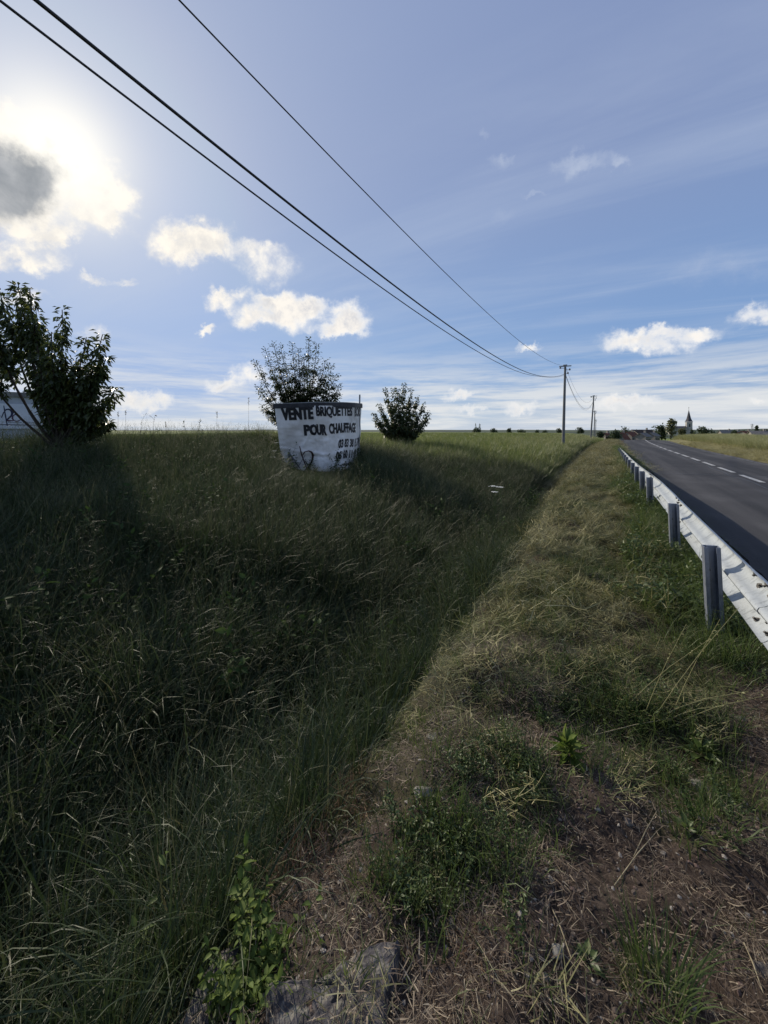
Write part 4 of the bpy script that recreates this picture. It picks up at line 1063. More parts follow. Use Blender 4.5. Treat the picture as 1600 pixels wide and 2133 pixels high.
rosette('dock_plant', M['weed'], 9, .055, .6, 1430, 1735, 'low rosette of round leaves on the litter at the right', .02)
rosette('dock_plant', M['weed'], 10, .045, .7, 1225, 2015, 'round-leaved plant touching the bottom grass tuft', .03)
rosette('dock_plant', M['weed'], 7, .04, .7, 1500, 1668, 'tiny round-leaved seedling under the pale stone at the right', .01)
def named_leafy(px, py, label, mat, name='weed_plant', cat='plant', dz=0., **kw):
    o = leafy(name, M[mat], link=True, **kw); return put(o, px, py, label, cat, dz=dz)
named_leafy(1370, 1275, 'dark nettle clump at the foot of the nearest guardrail post', 'weed', 'nettle_clump', stems=26, h0=.16, h1=.36, leaf=.075, n_leaf=12, rad=.20, spread=.35, droop=.45)
named_leafy(1330, 1160, 'nettle clump beside the second guardrail post', 'weed', 'nettle_clump', stems=14, h0=.12, h1=.3, leaf=.06, n_leaf=10, rad=.16, spread=.3)
named_leafy(525, 2070, 'bright leafy bush growing over the ditch edge at the bottom', 'bright', 'leafy_bush', stems=60, h0=.08, h1=.24, leaf=.034, n_leaf=12, rad=.10, spread=.35, wratio=.6)
named_leafy(520, 1960, 'single upright leafy stem rising from the bright bush', 'bright', 'upright_weed', stems=3, h0=.22, h1=.34, leaf=.05, n_leaf=14, rad=.03, spread=.12, wratio=.55)
named_leafy(315, 2105, 'young yellow-green sprout at the bottom left edge', 'bright', 'sprout', stems=2, h0=.35, h1=.5, leaf=.06, n_leaf=8, rad=.02, spread=.08, wratio=.45, dz=.15)
named_leafy(672, 1700, 'small green bramble shoots at the edge of the dark ditch', 'bright', 'bramble_shoot', stems=6, h0=.10, h1=.24, leaf=.05, n_leaf=8, rad=.08, spread=.3, wratio=.6, tone=(0, .5))
named_leafy(610, 1780, 'lower bramble shoot hanging into the ditch', 'bright', 'bramble_shoot', stems=5, h0=.10, h1=.22, leaf=.05, n_leaf=9, rad=.05, spread=.3, wratio=.6, tone=(0, .5))
named_leafy(490, 1880, 'round-leaved weed hanging in the ditch above the bright bush', 'weed', 'weed_plant', stems=8, h0=.12, h1=.24, leaf=.07, n_leaf=6, rad=.08, spread=.4, wratio=.7)
named_leafy(800, 1690, 'slender weed on the dry rusty grass by the ditch', 'weed', 'weed_plant', stems=3, h0=.10, h1=.2, leaf=.03, n_leaf=10, rad=.03, spread=.15)
named_leafy(1470, 1330, 'thin dark weed stems standing against the nearest guardrail post', 'weed', 'weed_plant', stems=5, h0=.35, h1=.62, leaf=.022, n_leaf=16, rad=.06, spread=.25)
def named_tuft(px, py, label, mat, name='grass_tuft', s=1., dz=0., **kw):
    o = tuft(name, M[mat], **kw); COL.objects.link(o); return put(o, px, py, label, 'grass tuft', s=s, dz=dz)
named_tuft(1370, 2090, 'long bladed green grass tuft at the bottom right', 'verge', n=230, rad=.085, l0=.10, l1=.33, w0=.003, w1=.0055, th=.6, b0=.3, b1=1.5, segs=6)
named_tuft(1560, 1660, 'green grass tuft at the right edge below the dock plant', 'verge', n=130, rad=.10, l0=.10, l1=.26, w0=.002, w1=.004, th=.6, b0=.3, b1=1.3, segs=5)
named_tuft(1005, 2000, 'dead rusty brown grass tuft near the bottom', 'rust', n=260, rad=.05, l0=.05, l1=.14, w0=.0011, w1=.0024, th=.8, b0=.2, b1=2.2, segs=5)
named_tuft(1330, 1125, 'tall bright grass tuft between the second and third rail posts', 'verge', n=130, rad=.16, l0=.25, l1=.62, w0=.003, w1=.006, th=.25, b0=.1, b1=1.1, segs=5)
named_tuft(1560, 1960, 'small grass tuft on soil near the lower right edge', 'verge', n=40, rad=.04, l0=.05, l1=.12, w0=.002, w1=.004, th=.6, b0=.3, b1=1.3, segs=4)
named_tuft(830, 1800, 'thin green blades on the straw above the grey slab', 'verge', n=22, rad=.03, l0=.10, l1=.22, w0=.002, w1=.004, th=.35, b0=.2, b1=1.3, segs=5)
named_tuft(1530, 1380, 'grass tuft under the rail at the right edge', 'verge', n=120, rad=.16, l0=.2, l1=.5, w0=.003, w1=.006, th=.4, b0=.3, b1=1.5, segs=5)
for i, (px, py, lb) in enumerate(((760, 1660, 'rusty dead grass at the ditch edge, upper patch'), (700, 1740, 'rusty dead grass at the ditch edge, middle patch'), (630, 1830, 'rusty dead grass at the ditch edge, lower patch'))):
    named_tuft(px, py, lb, 'rust', n=320, rad=.15, l0=.06, l1=.20, w0=.0014, w1=.003, th=.5, b0=.2, b1=1.6, segs=4)
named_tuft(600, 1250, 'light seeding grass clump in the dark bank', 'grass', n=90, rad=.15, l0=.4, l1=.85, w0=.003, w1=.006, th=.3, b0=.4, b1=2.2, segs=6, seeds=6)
# leaning dry stems in front of the near post
def dry_stems():
    paths = []; rads = []
    for a, b_ in (((1360, 1500), (1540, 1265)), ((1340, 1500), (1430, 1300)), ((1300, 1480), (1480, 1330)), ((1370, 1500), (1560, 1440)), ((1390, 1520), (1590, 1450)), ((1400, 1490), (1500, 1290)), ((1380, 1510), (1520, 1470))):
        g = G(*a); e = W(b_[0], b_[1], 2.15); m_ = g.lerp(e, .55) + Vector((0, 0, .03)); paths.append([g, g.lerp(m_, .5) + Vector((0, 0, .01)), m_, e]); rads.append([.0025, .002, .0016, .001])
    V_, F_ = tubes_np(paths, rads, 5); pts = []; dd = []
    for p in paths:
        for i in range(10):
            t = random.uniform(.4, 1); q = p[2].lerp(p[3], (t - .4) / .6); pts.append(q); dd.append((random.uniform(-1, 1), random.uniform(-1, 1), .6))
    L_ = U(.008, .018, len(pts)); a = leaves(pts, dd, L_, L_ * .6, np.full(len(pts), .7))
    V_, F_, T = join([(V_, F_, np.full(len(V_), .75)), a]); o = new_mesh('dry_stems', V_, F_, M['pale'], attrs={'tone': T}); tag(o, 'long pale dry stems leaning right in front of the nearest guardrail post', 'dry stems')
dry_stems()
# single straws lying about
strawm = surf('long_straw', (.22, .18, .11), (.36, .31, .20), 30, .7)
SL = ['between the low weeds and the bushy dock plant', 'just right of the bushy dock plant', 'running left from the right-hand dock plant', 'beside the round-leaved plant at the bottom', 'in the middle of the soil patch', 'leaning at the lower right edge', 'over the dead rusty tuft', 'crossing the darkest soil', 'above the bottom grass tuft', 'over the weeds left of the rusty tuft', 'above the half buried pale stone', 'near the largest loose stone']
for i, (x0, y0, x1, y1) in enumerate(((1060, 1640, 1110, 1690), (1290, 1560, 1340, 1650), (1220, 1540, 1420, 1500), (1340, 1930, 1450, 1990), (1370, 1700, 1320, 1800), (1550, 1980, 1590, 2080), (1020, 2040, 1075, 2100), (1280, 1850, 1370, 1740), (1150, 1900, 1190, 2010), (900, 1900, 1010, 2010), (960, 1590, 1090, 1530), (1400, 1560, 1500, 1600))):
    a = G(x0, y0); b_ = G(x1, y1); m = MB(); mid = a.lerp(b_, .5) + Vector((0, 0, .02)); m.tube([a + Vector((0, 0, .008)), mid, b_ + Vector((0, 0, .012))], [.0018, .002, .0012], 5)
    o = m.build('straw', strawm); tag(o, 'single long pale straw ' + SL[i], 'straw', 'long straws on the soil')
# white umbels in the grass
def umbel(px, py, d, h, label, r=.07):
    top = W(px, py, d); root = empty('umbel_flower', (top.x, top.y, top.z - h), 0, label, 'flower', 'white umbel flowers')
    m = MB(); m.tube([(0, 0, 0), (.01, 0, h * .5), (0, 0, h - .04)], .004, 5)
    for i in range(12):
        a = i * .52; m.tube([(0, 0, h - .05), (math.cos(a) * r * .7, math.sin(a) * r * .7, h - .008)], .0015, 4)
    m.build('stem', M['bark'] if False else surf('umbel_stem', (.06, .09, .03), (.09, .12, .04), 20), root)
    b = MB()
    for i in range(40):
        rr = r * math.sqrt(random.random()); a = random.uniform(0, 6.28); z = h - .01 - rr * rr * 1.5
        c = Vector((rr * math.cos(a), rr * math.sin(a), z)); s = .012
        b.add([c + Vector((s * math.cos(k * 1.05), s * math.sin(k * 1.05), random.uniform(-.003, .004))) for k in range(6)], [(0, 1, 2, 3, 4, 5)])
    b.build('flower_head', M['flower'], root)
for px, py, d, lb, r in ((1028, 1011, 7.5, 'largest white umbel in the tall grass, left of the pair', .09), (1043, 1013, 7.4, 'white umbel touching the largest one on its right', .07), (1031, 1023, 7.2, 'smaller white umbel just below the pair', .06),
                      (577, 921, 12.0, 'cream umbel at the left edge of the banner, upper', .10), (569, 951, 11.6, 'cream umbel left of the banner foot', .09), (571, 938, 11.7, 'small cream umbel between the two by the banner edge', .07)):
    umbel(px, py, d, .75, lb, r)

# ------------------------------------------------------------------ stones
rockm = surf('lichen_stone', (.045, .041, .043), (.11, .103, .104), 26, .95, spec=.15, bump=1.0, bscale=70, c3=(.20, .185, .155), s3=34)
pale_rock = surf('pale_stone', (.15, .14, .12), (.25, .235, .205), 12, .9, bump=.6, bscale=60)
def rock(px, py, size, label, mat, seed, rz=0., dz=0., sub=4, group=None, amp=.18):
    bm = bmesh.new(); bmesh.ops.create_icosphere(bm, subdivisions=sub, radius=1); rnd = random.Random(seed)
    planes = [(Vector((rnd.uniform(-1, 1), rnd.uniform(-1, 1), rnd.uniform(-.3, 1))).normalized(), rnd.uniform(.62, .9)) for _ in range(9)]
    for v in bm.verts:
        for n_, d_ in planes:
            k = v.co.dot(n_) - d_
            if k > 0: v.co -= n_ * k * .9
        n1 = float(fbm(v.co.x * 2 + seed, v.co.y * 2 + v.co.z * 1.7, seed)) - .5
        n2 = float(fbm(v.co.x * 7 + seed, v.co.y * 7 + v.co.z * 5, seed + 3)) - .5
        v.co *= 1 + n1 * amp * 1.2 + n2 * amp * .4
        v.co.x *= size[0]; v.co.y *= size[1]; v.co.z *= size[2]
    me = bpy.data.meshes.new('stone'); bm.to_mesh(me); bm.free(); me.materials.append(mat)
    o = bpy.data.objects.new('stone', me); COL.objects.link(o); me.polygons.foreach_set('use_smooth', [True] * len(me.polygons))
    try: me.set_sharp_from_angle(angle=R(40))
    except Exception: pass
    put(o, px, py, label, 'stone', rz, 1, group, dz); return o
def slab():
    out = [(560, 2092), (600, 2062), (655, 2044), (700, 2022), (760, 2004), (800, 1988), (829, 2004), (822, 2050), (806, 2095), (800, 2160), (760, 2230), (650, 2240), (575, 2180)]
    g = [G(x, y) for x, y in out]; c = sum(g, Vector()) / len(g); zt = c.z + .012
    bm = bmesh.new(); rings = []
    prof_ = [(1.06, -.08), (1.04, -.01), (1.0, .0), (.96, .008), (.85, .012), (.7, .014), (.5, .016), (.3, .016), (.12, .017)]
    ang = []; m = 72; pts = []
    for i in range(m):                     # resample the outline
        t = i / m * len(g); a = int(t); f = t - a; p = g[a % len(g)].lerp(g[(a + 1) % len(g)], f); pts.append(p)
    vs = []; 
    for k_, (r_, dz_) in enumerate(prof_):
        for i, p in enumerate(pts):
            q = c + (p - c) * r_; j = (float(fbm(q.x * 40, q.y * 40, 90)) - .5)
            q = q + (p - c).normalized() * j * .012 * (k_ < 4)
            st_ = .010 * (float(fbm(q.x * 9, q.y * 9, 91)) > .5) + .012 * (float(fbm(q.x * 60, q.y * 60, 92, 3)) - .5)
            vs.append((q.x, q.y, zt + dz_ + (st_ if k_ > 1 else 0)))
    vs.append((c.x, c.y, zt + .017)); fs = []
    for k_ in range(len(prof_) - 1):
        for i in range(m): fs.append((k_ * m + i, k_ * m + (i + 1) % m, (k_ + 1) * m + (i + 1) % m, (k_ + 1) * m + i))
    l = (len(prof_) - 1) * m
    for i in range(m): fs.append((l + i, l + (i + 1) % m, l + m))
    vs = [(x - c.x, y - c.y, z - c.z) for x, y, z in vs]
    o = new_mesh('stone', vs, fs, rockm); o.location = c; shade_auto(o, 30)
    tag(o, 'large flat grey lichened slab at the bottom edge', 'stone')
slab()
rock(470, 2080, (.12, .22, .10), 'dark stone block under the bright bush at the ditch edge', rockm, 5, .2, -.04)
rock(880, 1655, (.055, .035, .018), 'pale grey stone half buried in straw', pale_rock, 7, .6)
rock(905, 1535, (.05, .03, .014), 'grey stone in the mown grass above the half buried pale stone', pale_rock, 8, .2)
rock(1458, 1648, (.055, .035, .028), 'largest loose stone right of the soil patch', pale_rock, 9, -.5)
rock(1520, 1662, (.028, .02, .016), 'small cream stone right of the largest loose stone', pale_rock, 10, .3)
rock(1185, 1545, (.035, .025, .016), 'pinkish stone just behind the bushy dock plant', pale_rock, 11, .4)
rock(1245, 1690, (.014, .012, .01), 'small blue-grey pebble in the straw', pale_rock, 12, 0, 0, 2)
rock(1308, 1725, (.022, .018, .014), 'dark grey pebble in the middle of the soil', rockm, 13, 0, 0, 3)
rock(1080, 1805, (.035, .025, .014), 'flat brown stone half hidden by low weeds', rockm, 14, .4)
rock(825, 1800, (.03, .02, .016), 'weathered stone in the straw above the slab', pale_rock, 15, .4)
rock(1160, 1990, (.02, .02, .014), 'rounded stone left of the bottom grass tuft', pale_rock, 16, 0, 0, 3)
rock(1138, 2050, (.012, .012, .011), 'round pinkish pebble near the bottom', pale_rock, 17, 0, 0, 2)
rock(1590, 2030, (.035, .025, .02), 'grey stone at the lower right edge', rockm, 18, .4)
rock(1355, 1985, (.018, .013, .01), 'pale chip above the bottom grass tuft', pale_rock, 19, .4, 0, 2)
rock(940, 1935, (.014, .02, .012), 'small upright stone left of the rusty tuft', pale_rock, 20, .4, 0, 2)
rock(765, 2010, (.018, .012, .012), 'small blue-grey stone at the top of the slab', pale_rock, 21, .4, 0, 2)
rock(1545, 1500, (.03, .02, .014), 'tan flat stone under the rail at the right', pale_rock, 22, .4, 0, 3)

# ------------------------------------------------------------------ trees
def shoot_tree(name, d, bpx, bpy_, gz, tips, leaf, nleaf, rad, label, trunk_h=.5, depth=.9, mat='cherry', twigs=9, droop=.8, spreadfac=1.0, lw=.42, t0=.12):
    """vase-shaped young orchard tree: limbs climb to the given crown tips (photo px), shoots bear hanging leaves"""
    base = W(bpx, bpy_, d); base.z = gz
    root = empty(name, base, 0, label, 'tree', 'young orchard trees in the grass')
    ex = Vector((C30, S30, 0)); ey = Vector((-S30, C30, 0)); k = d / 801
    tr = MB(); br = MB(); th = Vector((.03, .02, trunk_h))
    tr.tube([(0, 0, -.1), (.01, 0, trunk_h * .5), th], [rad * 1.25, rad, rad * .85], 10)
    LP = []; LD = []
    for i, (px, py) in enumerate(tips):
        y = random.uniform(-depth, depth); tip = W(px, py, d + y) - base; z = tip.z; x = tip.dot(ex)
        c1 = th + (tip - th) * .3 + (ex * x + ey * y) * .22; c1.z = th.z + (z - th.z) * .28
        pts = []
        for j in range(11):
            t = j / 10; a = th.lerp(c1, t); b_ = c1.lerp(tip, t); pts.append(a.lerp(b_, t) + Vector((random.gauss(0, .012), random.gauss(0, .012), 0)) * (t > 0))
        L_ = (tip - th).length
        br.tube(pts, [rad * .5 * (1 - .85 * j / 10) + .004 for j in range(11)], 6)
        # leaves and side twigs
        t0_ = max(t0, .62) if name == 'cherry_tree' and px < 45 else t0
        for j in range(nleaf):
            t = random.random() ** .75; t = t0_ + (1 - t0_) * t; q = t * 10; a = min(int(q), 9); p = pts[a].lerp(pts[a + 1], q - a)
            if random.random() < .55:
                rr = random.uniform(.02, .10) * spreadfac
            else:
                rr = random.uniform(.05, .34 * (1.15 - t) + .12) * spreadfac
            ang = random.uniform(0, 6.28); LP.append(p + Vector((math.cos(ang) * rr, math.sin(ang) * rr, random.uniform(-.06, .10))))
            LD.append((math.cos(ang) * .7, math.sin(ang) * .7, -droop * random.uniform(.1, 1.4) + (t > .95) * .6))
        for j in range(twigs):
            t = random.uniform(t0_ + .06, .85); q = t * 10; a = min(int(q), 9); p = pts[a].lerp(pts[a + 1], q - a)
            ang = random.uniform(0, 6.28); ln = random.uniform(.25, .7) * (1.15 - t) * spreadfac * min(1.6, L_ / 2)
            e = p + Vector((math.cos(ang) * ln * .7, math.sin(ang) * ln * .7, ln * random.uniform(.3, 1.0)))
            br.tube([p, p.lerp(e, .5) + Vector((0, 0, -.02)), e], [.010, .007, .003], 4)
            for m_ in range(int(nleaf * ln * .32) + 6):
                s = random.uniform(.1, 1.02); c = p.lerp(e, s); an = random.uniform(0, 6.28); rr = random.uniform(.01, .09) * spreadfac
                LP.append(c + Vector((math.cos(an) * rr, math.sin(an) * rr, random.uniform(-.03, .04)))); LD.append((math.cos(an) * .7, math.sin(an) * .7, -droop * random.uniform(0, 1.3)))
    o = tr.build('trunk', M['bark'], root, smooth=True); o = br.build('branches', M['bark'], root, smooth=True)
    n = len(LP); L_ = U(.65, 1.15, n) * leaf
    V_, F_, T = leaves(np.array([tuple(p) for p in LP]), np.array(LD), L_, L_ * lw, RNG.beta(1.8, 2.8, n), droop=.2, kite=True, cup=-.15)
    new_mesh('crown', V_, F_, M[mat], root, attrs={'tone': T})
    return root, n
def gh(px, py, d):
    p = W(px, py, d); return float(H(p.x, p.y))
shoot_tree('cherry_tree', 9.6, 118, 920, gh(118, 920, 9.6) , [(2, 610), (38, 592), (60, 600), (75, 650), (130, 645), (108, 692), (178, 702), (214, 697), (222, 742), (240, 812), (225, 880), (190, 790), (-40, 640), (-70, 720), (150, 770), (100, 800), (95, 730), (185, 850), (50, 650), (200, 760), (-15, 690), (215, 862)],
             .165, 330, .075, 'largest leafy cherry tree at the left edge in front of the hangar', trunk_h=.38, depth=.9, twigs=8, lw=.42, spreadfac=.72, t0=.33)
shoot_tree('orchard_tree', 17, 632, 905, gh(632, 905, 17), [(530, 753), (552, 724), (570, 716), (584, 718), (608, 714), (621, 727), (644, 704), (660, 714), (677, 750), (692, 761), (699, 782), (707, 803), (704, 825), (537, 805), (547, 847), (634, 745), (595, 760), (572, 780), (655, 770), (560, 870)],
             .115, 400, .07, 'open airy tree rising behind the banner', trunk_h=.6, depth=1.2, twigs=12, spreadfac=1.0, droop=.3, lw=.5)
shoot_tree('orchard_tree', 22, 836, 902, gh(836, 902, 22), [(802, 808), (818, 809), (828, 811), (841, 799), (857, 809), (869, 826), (883, 840), (893, 858), (891, 872), (789, 842), (777, 861), (781, 876), (812, 835), (850, 835), (835, 850), (800, 868), (868, 866), (850, 870), (820, 870)],
             .13, 380, .08, 'small rounded dense tree right of the banner', trunk_h=.3, depth=1.1, twigs=7, spreadfac=.85, lw=.6)
def sapling():
    o = leafy('sapling', M['cherry'], 5, .55, 1.15, .05, 34, .10, .5, .08, link=True, stemw=.006)
    p = W(408, 893, 10.8); g = float(H(p.x, p.y)); o.location = (p.x, p.y, g); o.scale = (1.25,) * 3; tag(o, 'thin upright leafy sapling on the skyline between cherry tree and banner', 'sapling')
sapling()
# tall wild stalks on the skyline
def stalk(px, pyt, d, label, bend=0., kindn='tall_stalk'):
    p = W(px, pyt, d); g = float(H(p.x, p.y)); h = p.z - g; ex = Vector((C30, S30, 0))
    b = [Vector((p.x, p.y, g)) - ex * bend * .6, Vector((p.x, p.y, g + h * .55)) - ex * bend * .5, Vector((p.x, p.y, g + h * .88)) - ex * bend * .2, Vector((p.x, p.y, p.z)) + ex * bend * .2]
    if bend: b.append(b[-1] + ex * bend * .8 - Vector((0, 0, bend * .5)))
    V_, F_ = tubes_np([b], [[.0035, .003, .0022, .0015] + ([.001] if bend else [])], 5)
    n = 26; PP = []; DD = []
    for i in range(n):
        t = random.uniform(.72, 1.0) if not bend else random.uniform(.3, 1.0); q = t * (len(b) - 1); a = min(int(q), len(b) - 2); PP.append(b[a].lerp(b[a + 1], q - a)); an = random.uniform(0, 6.28); DD.append((math.cos(an), math.sin(an), 1.2))
    L_ = U(.02, .05, n); lv = leaves(PP, DD, L_, L_ * .4, np.full(n, .5)); V_, F_, T = join([(V_, F_, np.full(len(V_), .4)), lv])
    o = new_mesh(kindn, V_, F_, M['seed'], attrs={'tone': T}); tag(o, label, 'wild stalk', 'wild stalks against the sky')
for px, py, bd, lb in ((246, 858, 0, 'slim stalk right of the cherry tree, first on the skyline'), (262, 855, 0, 'slightly taller stalk beside the first one'), (300, 862, .25, 'bent arching stalk on the left skyline'), (322, 866, .1, 'leafy stalk below the arching one'), (452, 858, 0, 'lone stalk right of the sapling'), (518, 828, 0, 'tallest thin stalk left of the banner'), (345, 880, 0, 'short stalk left of the sapling')):
    stalk(px, py, 10.5, lb, bd)

# ------------------------------------------------------------------ far things
def far_tree(px0, px1, pyt, d, label, mat='fartree', name='distant_tree', kind='round', group='distant trees and hedges', pyb=None, n=900, trunk=True):
    k = d / 801; w = (px1 - px0) * k; c = W((px0 + px1) / 2, 893, d); zt = EYE + (893 - pyt) * k
    zb = min(float(Hs(c.x, c.y)), zt - w * .3) if pyb is None else EYE + (893 - pyb) * k
    h = zt - zb; root = empty(name, (c.x, c.y, zb), 0, label, 'tree', group)
    ex = Vector((C30, S30, 0)); ey = Vector((-S30, C30, 0)); PP = []; name_tall = label.startswith('tall light')
    lobes = [(random.uniform(-.5, .5), random.uniform(-.4, .4), random.uniform(.32 if name_tall else .10, .74), random.uniform(.24, .42)) for _ in range(11)] + [(0, 0, .74, .26), (-.3, 0, .3, .4), (.3, 0, .3, .4)]
    if kind == 'poplar': lobes = [(random.uniform(-.15, .15), 0, z, .45 * math.sin(math.pi * min(z * .8 + .15, 1)) ** .6) for z in np.linspace(.15, .9, 8)]
    if kind == 'fir': lobes = [(0, 0, z, .5 * (1.05 - z)) for z in np.linspace(.1, .92, 10)]
    for i in range(n):
        lx, ly, lz, lr = random.choice(lobes)
        v = Vector((random.gauss(0, 1), random.gauss(0, 1), random.gauss(0, 1))).normalized() * lr * random.uniform(.65, 1.05)
        zz = min(max(lz + v.z * (.75 if kind == 'round' else .3), .03), 1)
        PP.append(ex * ((lx + v.x) * w * .52) + ey * ((ly + v.y) * w * .5) + Vector((0, 0, zz * h)))
    s = min(w, h) * .16; DD = RNG.normal(size=(n, 3)); L_ = U(.6, 1.3, n) * s
    V_, F_, T = leaves(np.array([tuple(p) for p in PP]), DD, L_, L_ * .75, RNG.beta(1.6, 2, n), kite=True)
    new_mesh('crown', V_, F_, M[mat], root, attrs={'tone': T})
    m = MB(); m.tube([(0, 0, -1), (0, 0, h * .35), (0, 0, h * .7)], [w * .04, w * .03, w * .012], 6); m.build('trunk', M['bark'], root)
    return root
for a in ((980, 1004, 889, 'low hedge at the foot of the two distant poplars'), (1019, 1038, 892, 'rounded distant bush right of the poplars'), (1053, 1067, 891.5, 'small pointed distant tree near the middle of the field horizon'), (1074, 1098, 893, 'broad low distant hedge beyond the field'),
          (1113, 1124, 894.5, 'tiny distant bush beyond the field'), (1127, 1143, 895, 'low distant bush pair left of the nearest pole'), (1158, 1172, 891.5, 'distant bush immediately left of the nearest pole'), (1200, 1220, 889.5, 'distant round bush between the nearest pole and the leaning pole')):
    far_tree(a[0], a[1], a[2], 230, a[3], pyb=902)
far_tree(988, 994, 881, 225, 'left one of the two distant poplars', kind='poplar', pyb=902, n=260)
far_tree(996, 1003, 881.5, 228, 'right one of the two distant poplars', kind='poplar', pyb=902, n=260)
far_tree(1267, 1297, 894, 130, 'dark round bush where the mown strip meets the road crest', pyb=914)
far_tree(1288, 1322, 889, 160, 'broad tree behind the dark bush at the road crest', pyb=912, n=500)
far_tree(1316, 1336, 894, 190, 'pale green tree left of the village roofs', 'fartreelight', pyb=912)
far_tree(1364, 1394, 884, 240, 'dense dark tree left of the tall light tree in the village', pyb=913, n=500)
far_tree(1384, 1412, 869, 235, 'tall light tree standing left of the church', 'fartreelight', pyb=913, n=600)
far_tree(1412, 1430, 890, 220, 'low light bush in front of the church nave', 'fartreelight', pyb=913)
far_tree(1436, 1448, 893, 230, 'low bush right at the church tower foot', pyb=913)
far_tree(1448, 1492, 888, 200, 'wide dark tree mass right of the church', pyb=913, n=700)
far_tree(1495, 1512, 895, 260, 'pale bush between the wide dark trees and the white house', 'fartreelight', pyb=913)
far_tree(1520, 1541, 896, 200, 'dark bush in front of the white-roofed house', pyb=909)
far_tree(1567, 1586, 886, 240, 'tall dark fir standing behind the right-hand houses', kind='fir', pyb=908, n=420)
far_tree(1584, 1606, 894, 260, 'reddish hedge at the right edge behind the houses', pyb=908)
for a in ((1336, 1352, 896, 230, 'dark hedge behind the grey village roofs'), (1350, 1372, 894, 250, 'row of trees behind the long dark roof'), (1488, 1506, 897, 330, 'far dark hedge right of the wide dark trees'), (1504, 1530, 894.5, 420, 'far wooded strip behind the grey-roofed house'),
          (1528, 1556, 894, 430, 'far wooded strip behind the low shed'), (1546, 1572, 896, 400, 'far hedge left of the fir'), (1580, 1612, 895, 420, 'far woods at the right edge of the horizon'), (1240, 1262, 897, 120, 'dark overgrown hedge at the end of the ditch')):
    far_tree(a[0], a[1], a[2], a[3], a[4], pyb=911 if a[0] < 1300 else 913)
roof_dark = surf('dark_roof_tiles', (.04, .034, .031), (.07, .06, .055), 1.5, .95, spec=.05); roof_grey = surf('grey_slate_roof', (.15, .14, .13), (.23, .215, .20), 1.5, .95, spec=.05)
roof_red = surf('red_tile_roof', (.11, .055, .04), (.18, .09, .065), 1.5, .95, spec=.05); render_w = surf('cream_render', (.20, .18, .16), (.28, .255, .23), 1.0, .85); glassd = surf('dark_window', (.02, .022, .026), (.04, .042, .05), 4, .2)
def house(px0, px1, pyr, pye, d, label, roofm, rz=0., wallm=render_w, depthf=.9, zb=None):
    k = d / 801; w = (px1 - px0) * k; c = W((px0 + px1) / 2, 893, d); zr = EYE + (893 - pyr) * k; ze = EYE + (893 - pye) * k
    zb = ze - 3.2 if zb is None else zb; dp = w * depthf
    root = empty('house', (c.x, c.y, zb), R(30) + rz, label, 'house', 'village houses beyond the road')
    h = ze - zb; hr = zr - zb
    b = MB(); b.add([(-w / 2, 0, 0), (w / 2, 0, 0), (w / 2, dp, 0), (-w / 2, dp, 0), (-w / 2, 0, h), (w / 2, 0, h), (w / 2, dp, h), (-w / 2, dp, h), (-w / 2, dp / 2, hr - .1), (w / 2, dp / 2, hr - .1)],
                    [(0, 1, 5, 4), (2, 3, 7, 6), (1, 2, 6, 9, 5), (3, 0, 4, 8, 7)]); b.build('wall', wallm, root)
    e = .35; b = MB()
    for s in (-1, 1):
        y0 = dp / 2 + s * (dp / 2 + e); z0 = h - e * (hr - h) / (dp / 2)
        b.add([(-w / 2 - e, y0, z0), (w / 2 + e, y0, z0), (w / 2 + e, dp / 2, hr), (-w / 2 - e, dp / 2, hr), (-w / 2 - e, y0, z0 + .15), (w / 2 + e, y0, z0 + .15), (w / 2 + e, dp / 2, hr + .15), (-w / 2 - e, dp / 2, hr + .15)],
              [(0, 1, 2, 3), (4, 7, 6, 5), (0, 4, 5, 1), (0, 3, 7, 4), (1, 5, 6, 2)])
    rf = b.build('roof', roofm, root); b = MB(); b.box((w * .28, dp / 2, hr + .4), (.6, .6, 1.2)); b.build('chimney', render_w, rf)
    for t in (-.28, .05, .3):
        b = MB(); b.box((t * w, -.03, h * .55), (.9, .08, 1.2)); b.build('window', glassd, root)
house(1262, 1270, 902.5, 905, 150, 'tiny pale house at the left of the dark bush by the road crest', roof_red)
house(1296, 1318, 901.5, 914, 145, 'red roofed house low behind the broad tree at the crest', roof_red, R(35))
house(1312, 1336, 900, 908, 150, 'brown roofed house right of the lower red roof at the road crest', roof_red, R(25))
house(1332, 1372, 895.5, 906, 185, 'long dark roofed house in the middle of the village roofs', roof_dark, R(8))
house(1340, 1362, 902.5, 909, 140, 'grey roof in front of the long dark roof', roof_grey, R(30))
house(1360, 1380, 902, 908, 150, 'small slate roof left of the dense dark tree', roof_grey, R(30))
house(1508, 1530, 896.5, 905, 240, 'house with a pale grey roof in the gap of the trees', roof_grey, R(-10))
house(1530, 1554, 898, 906, 250, 'low grey shed right of the dark bush', roof_grey, R(5))
house(1555, 1580, 898.5, 905, 180, 'cream gabled house below the fir', roof_red, R(15))
house(1574, 1604, 898, 907, 170, 'grey gabled house right of the cream one', roof_grey, R(-20))
house(1588, 1620, 898, 905, 250, 'red roofed house cut by the right edge', roof_red, R(10))
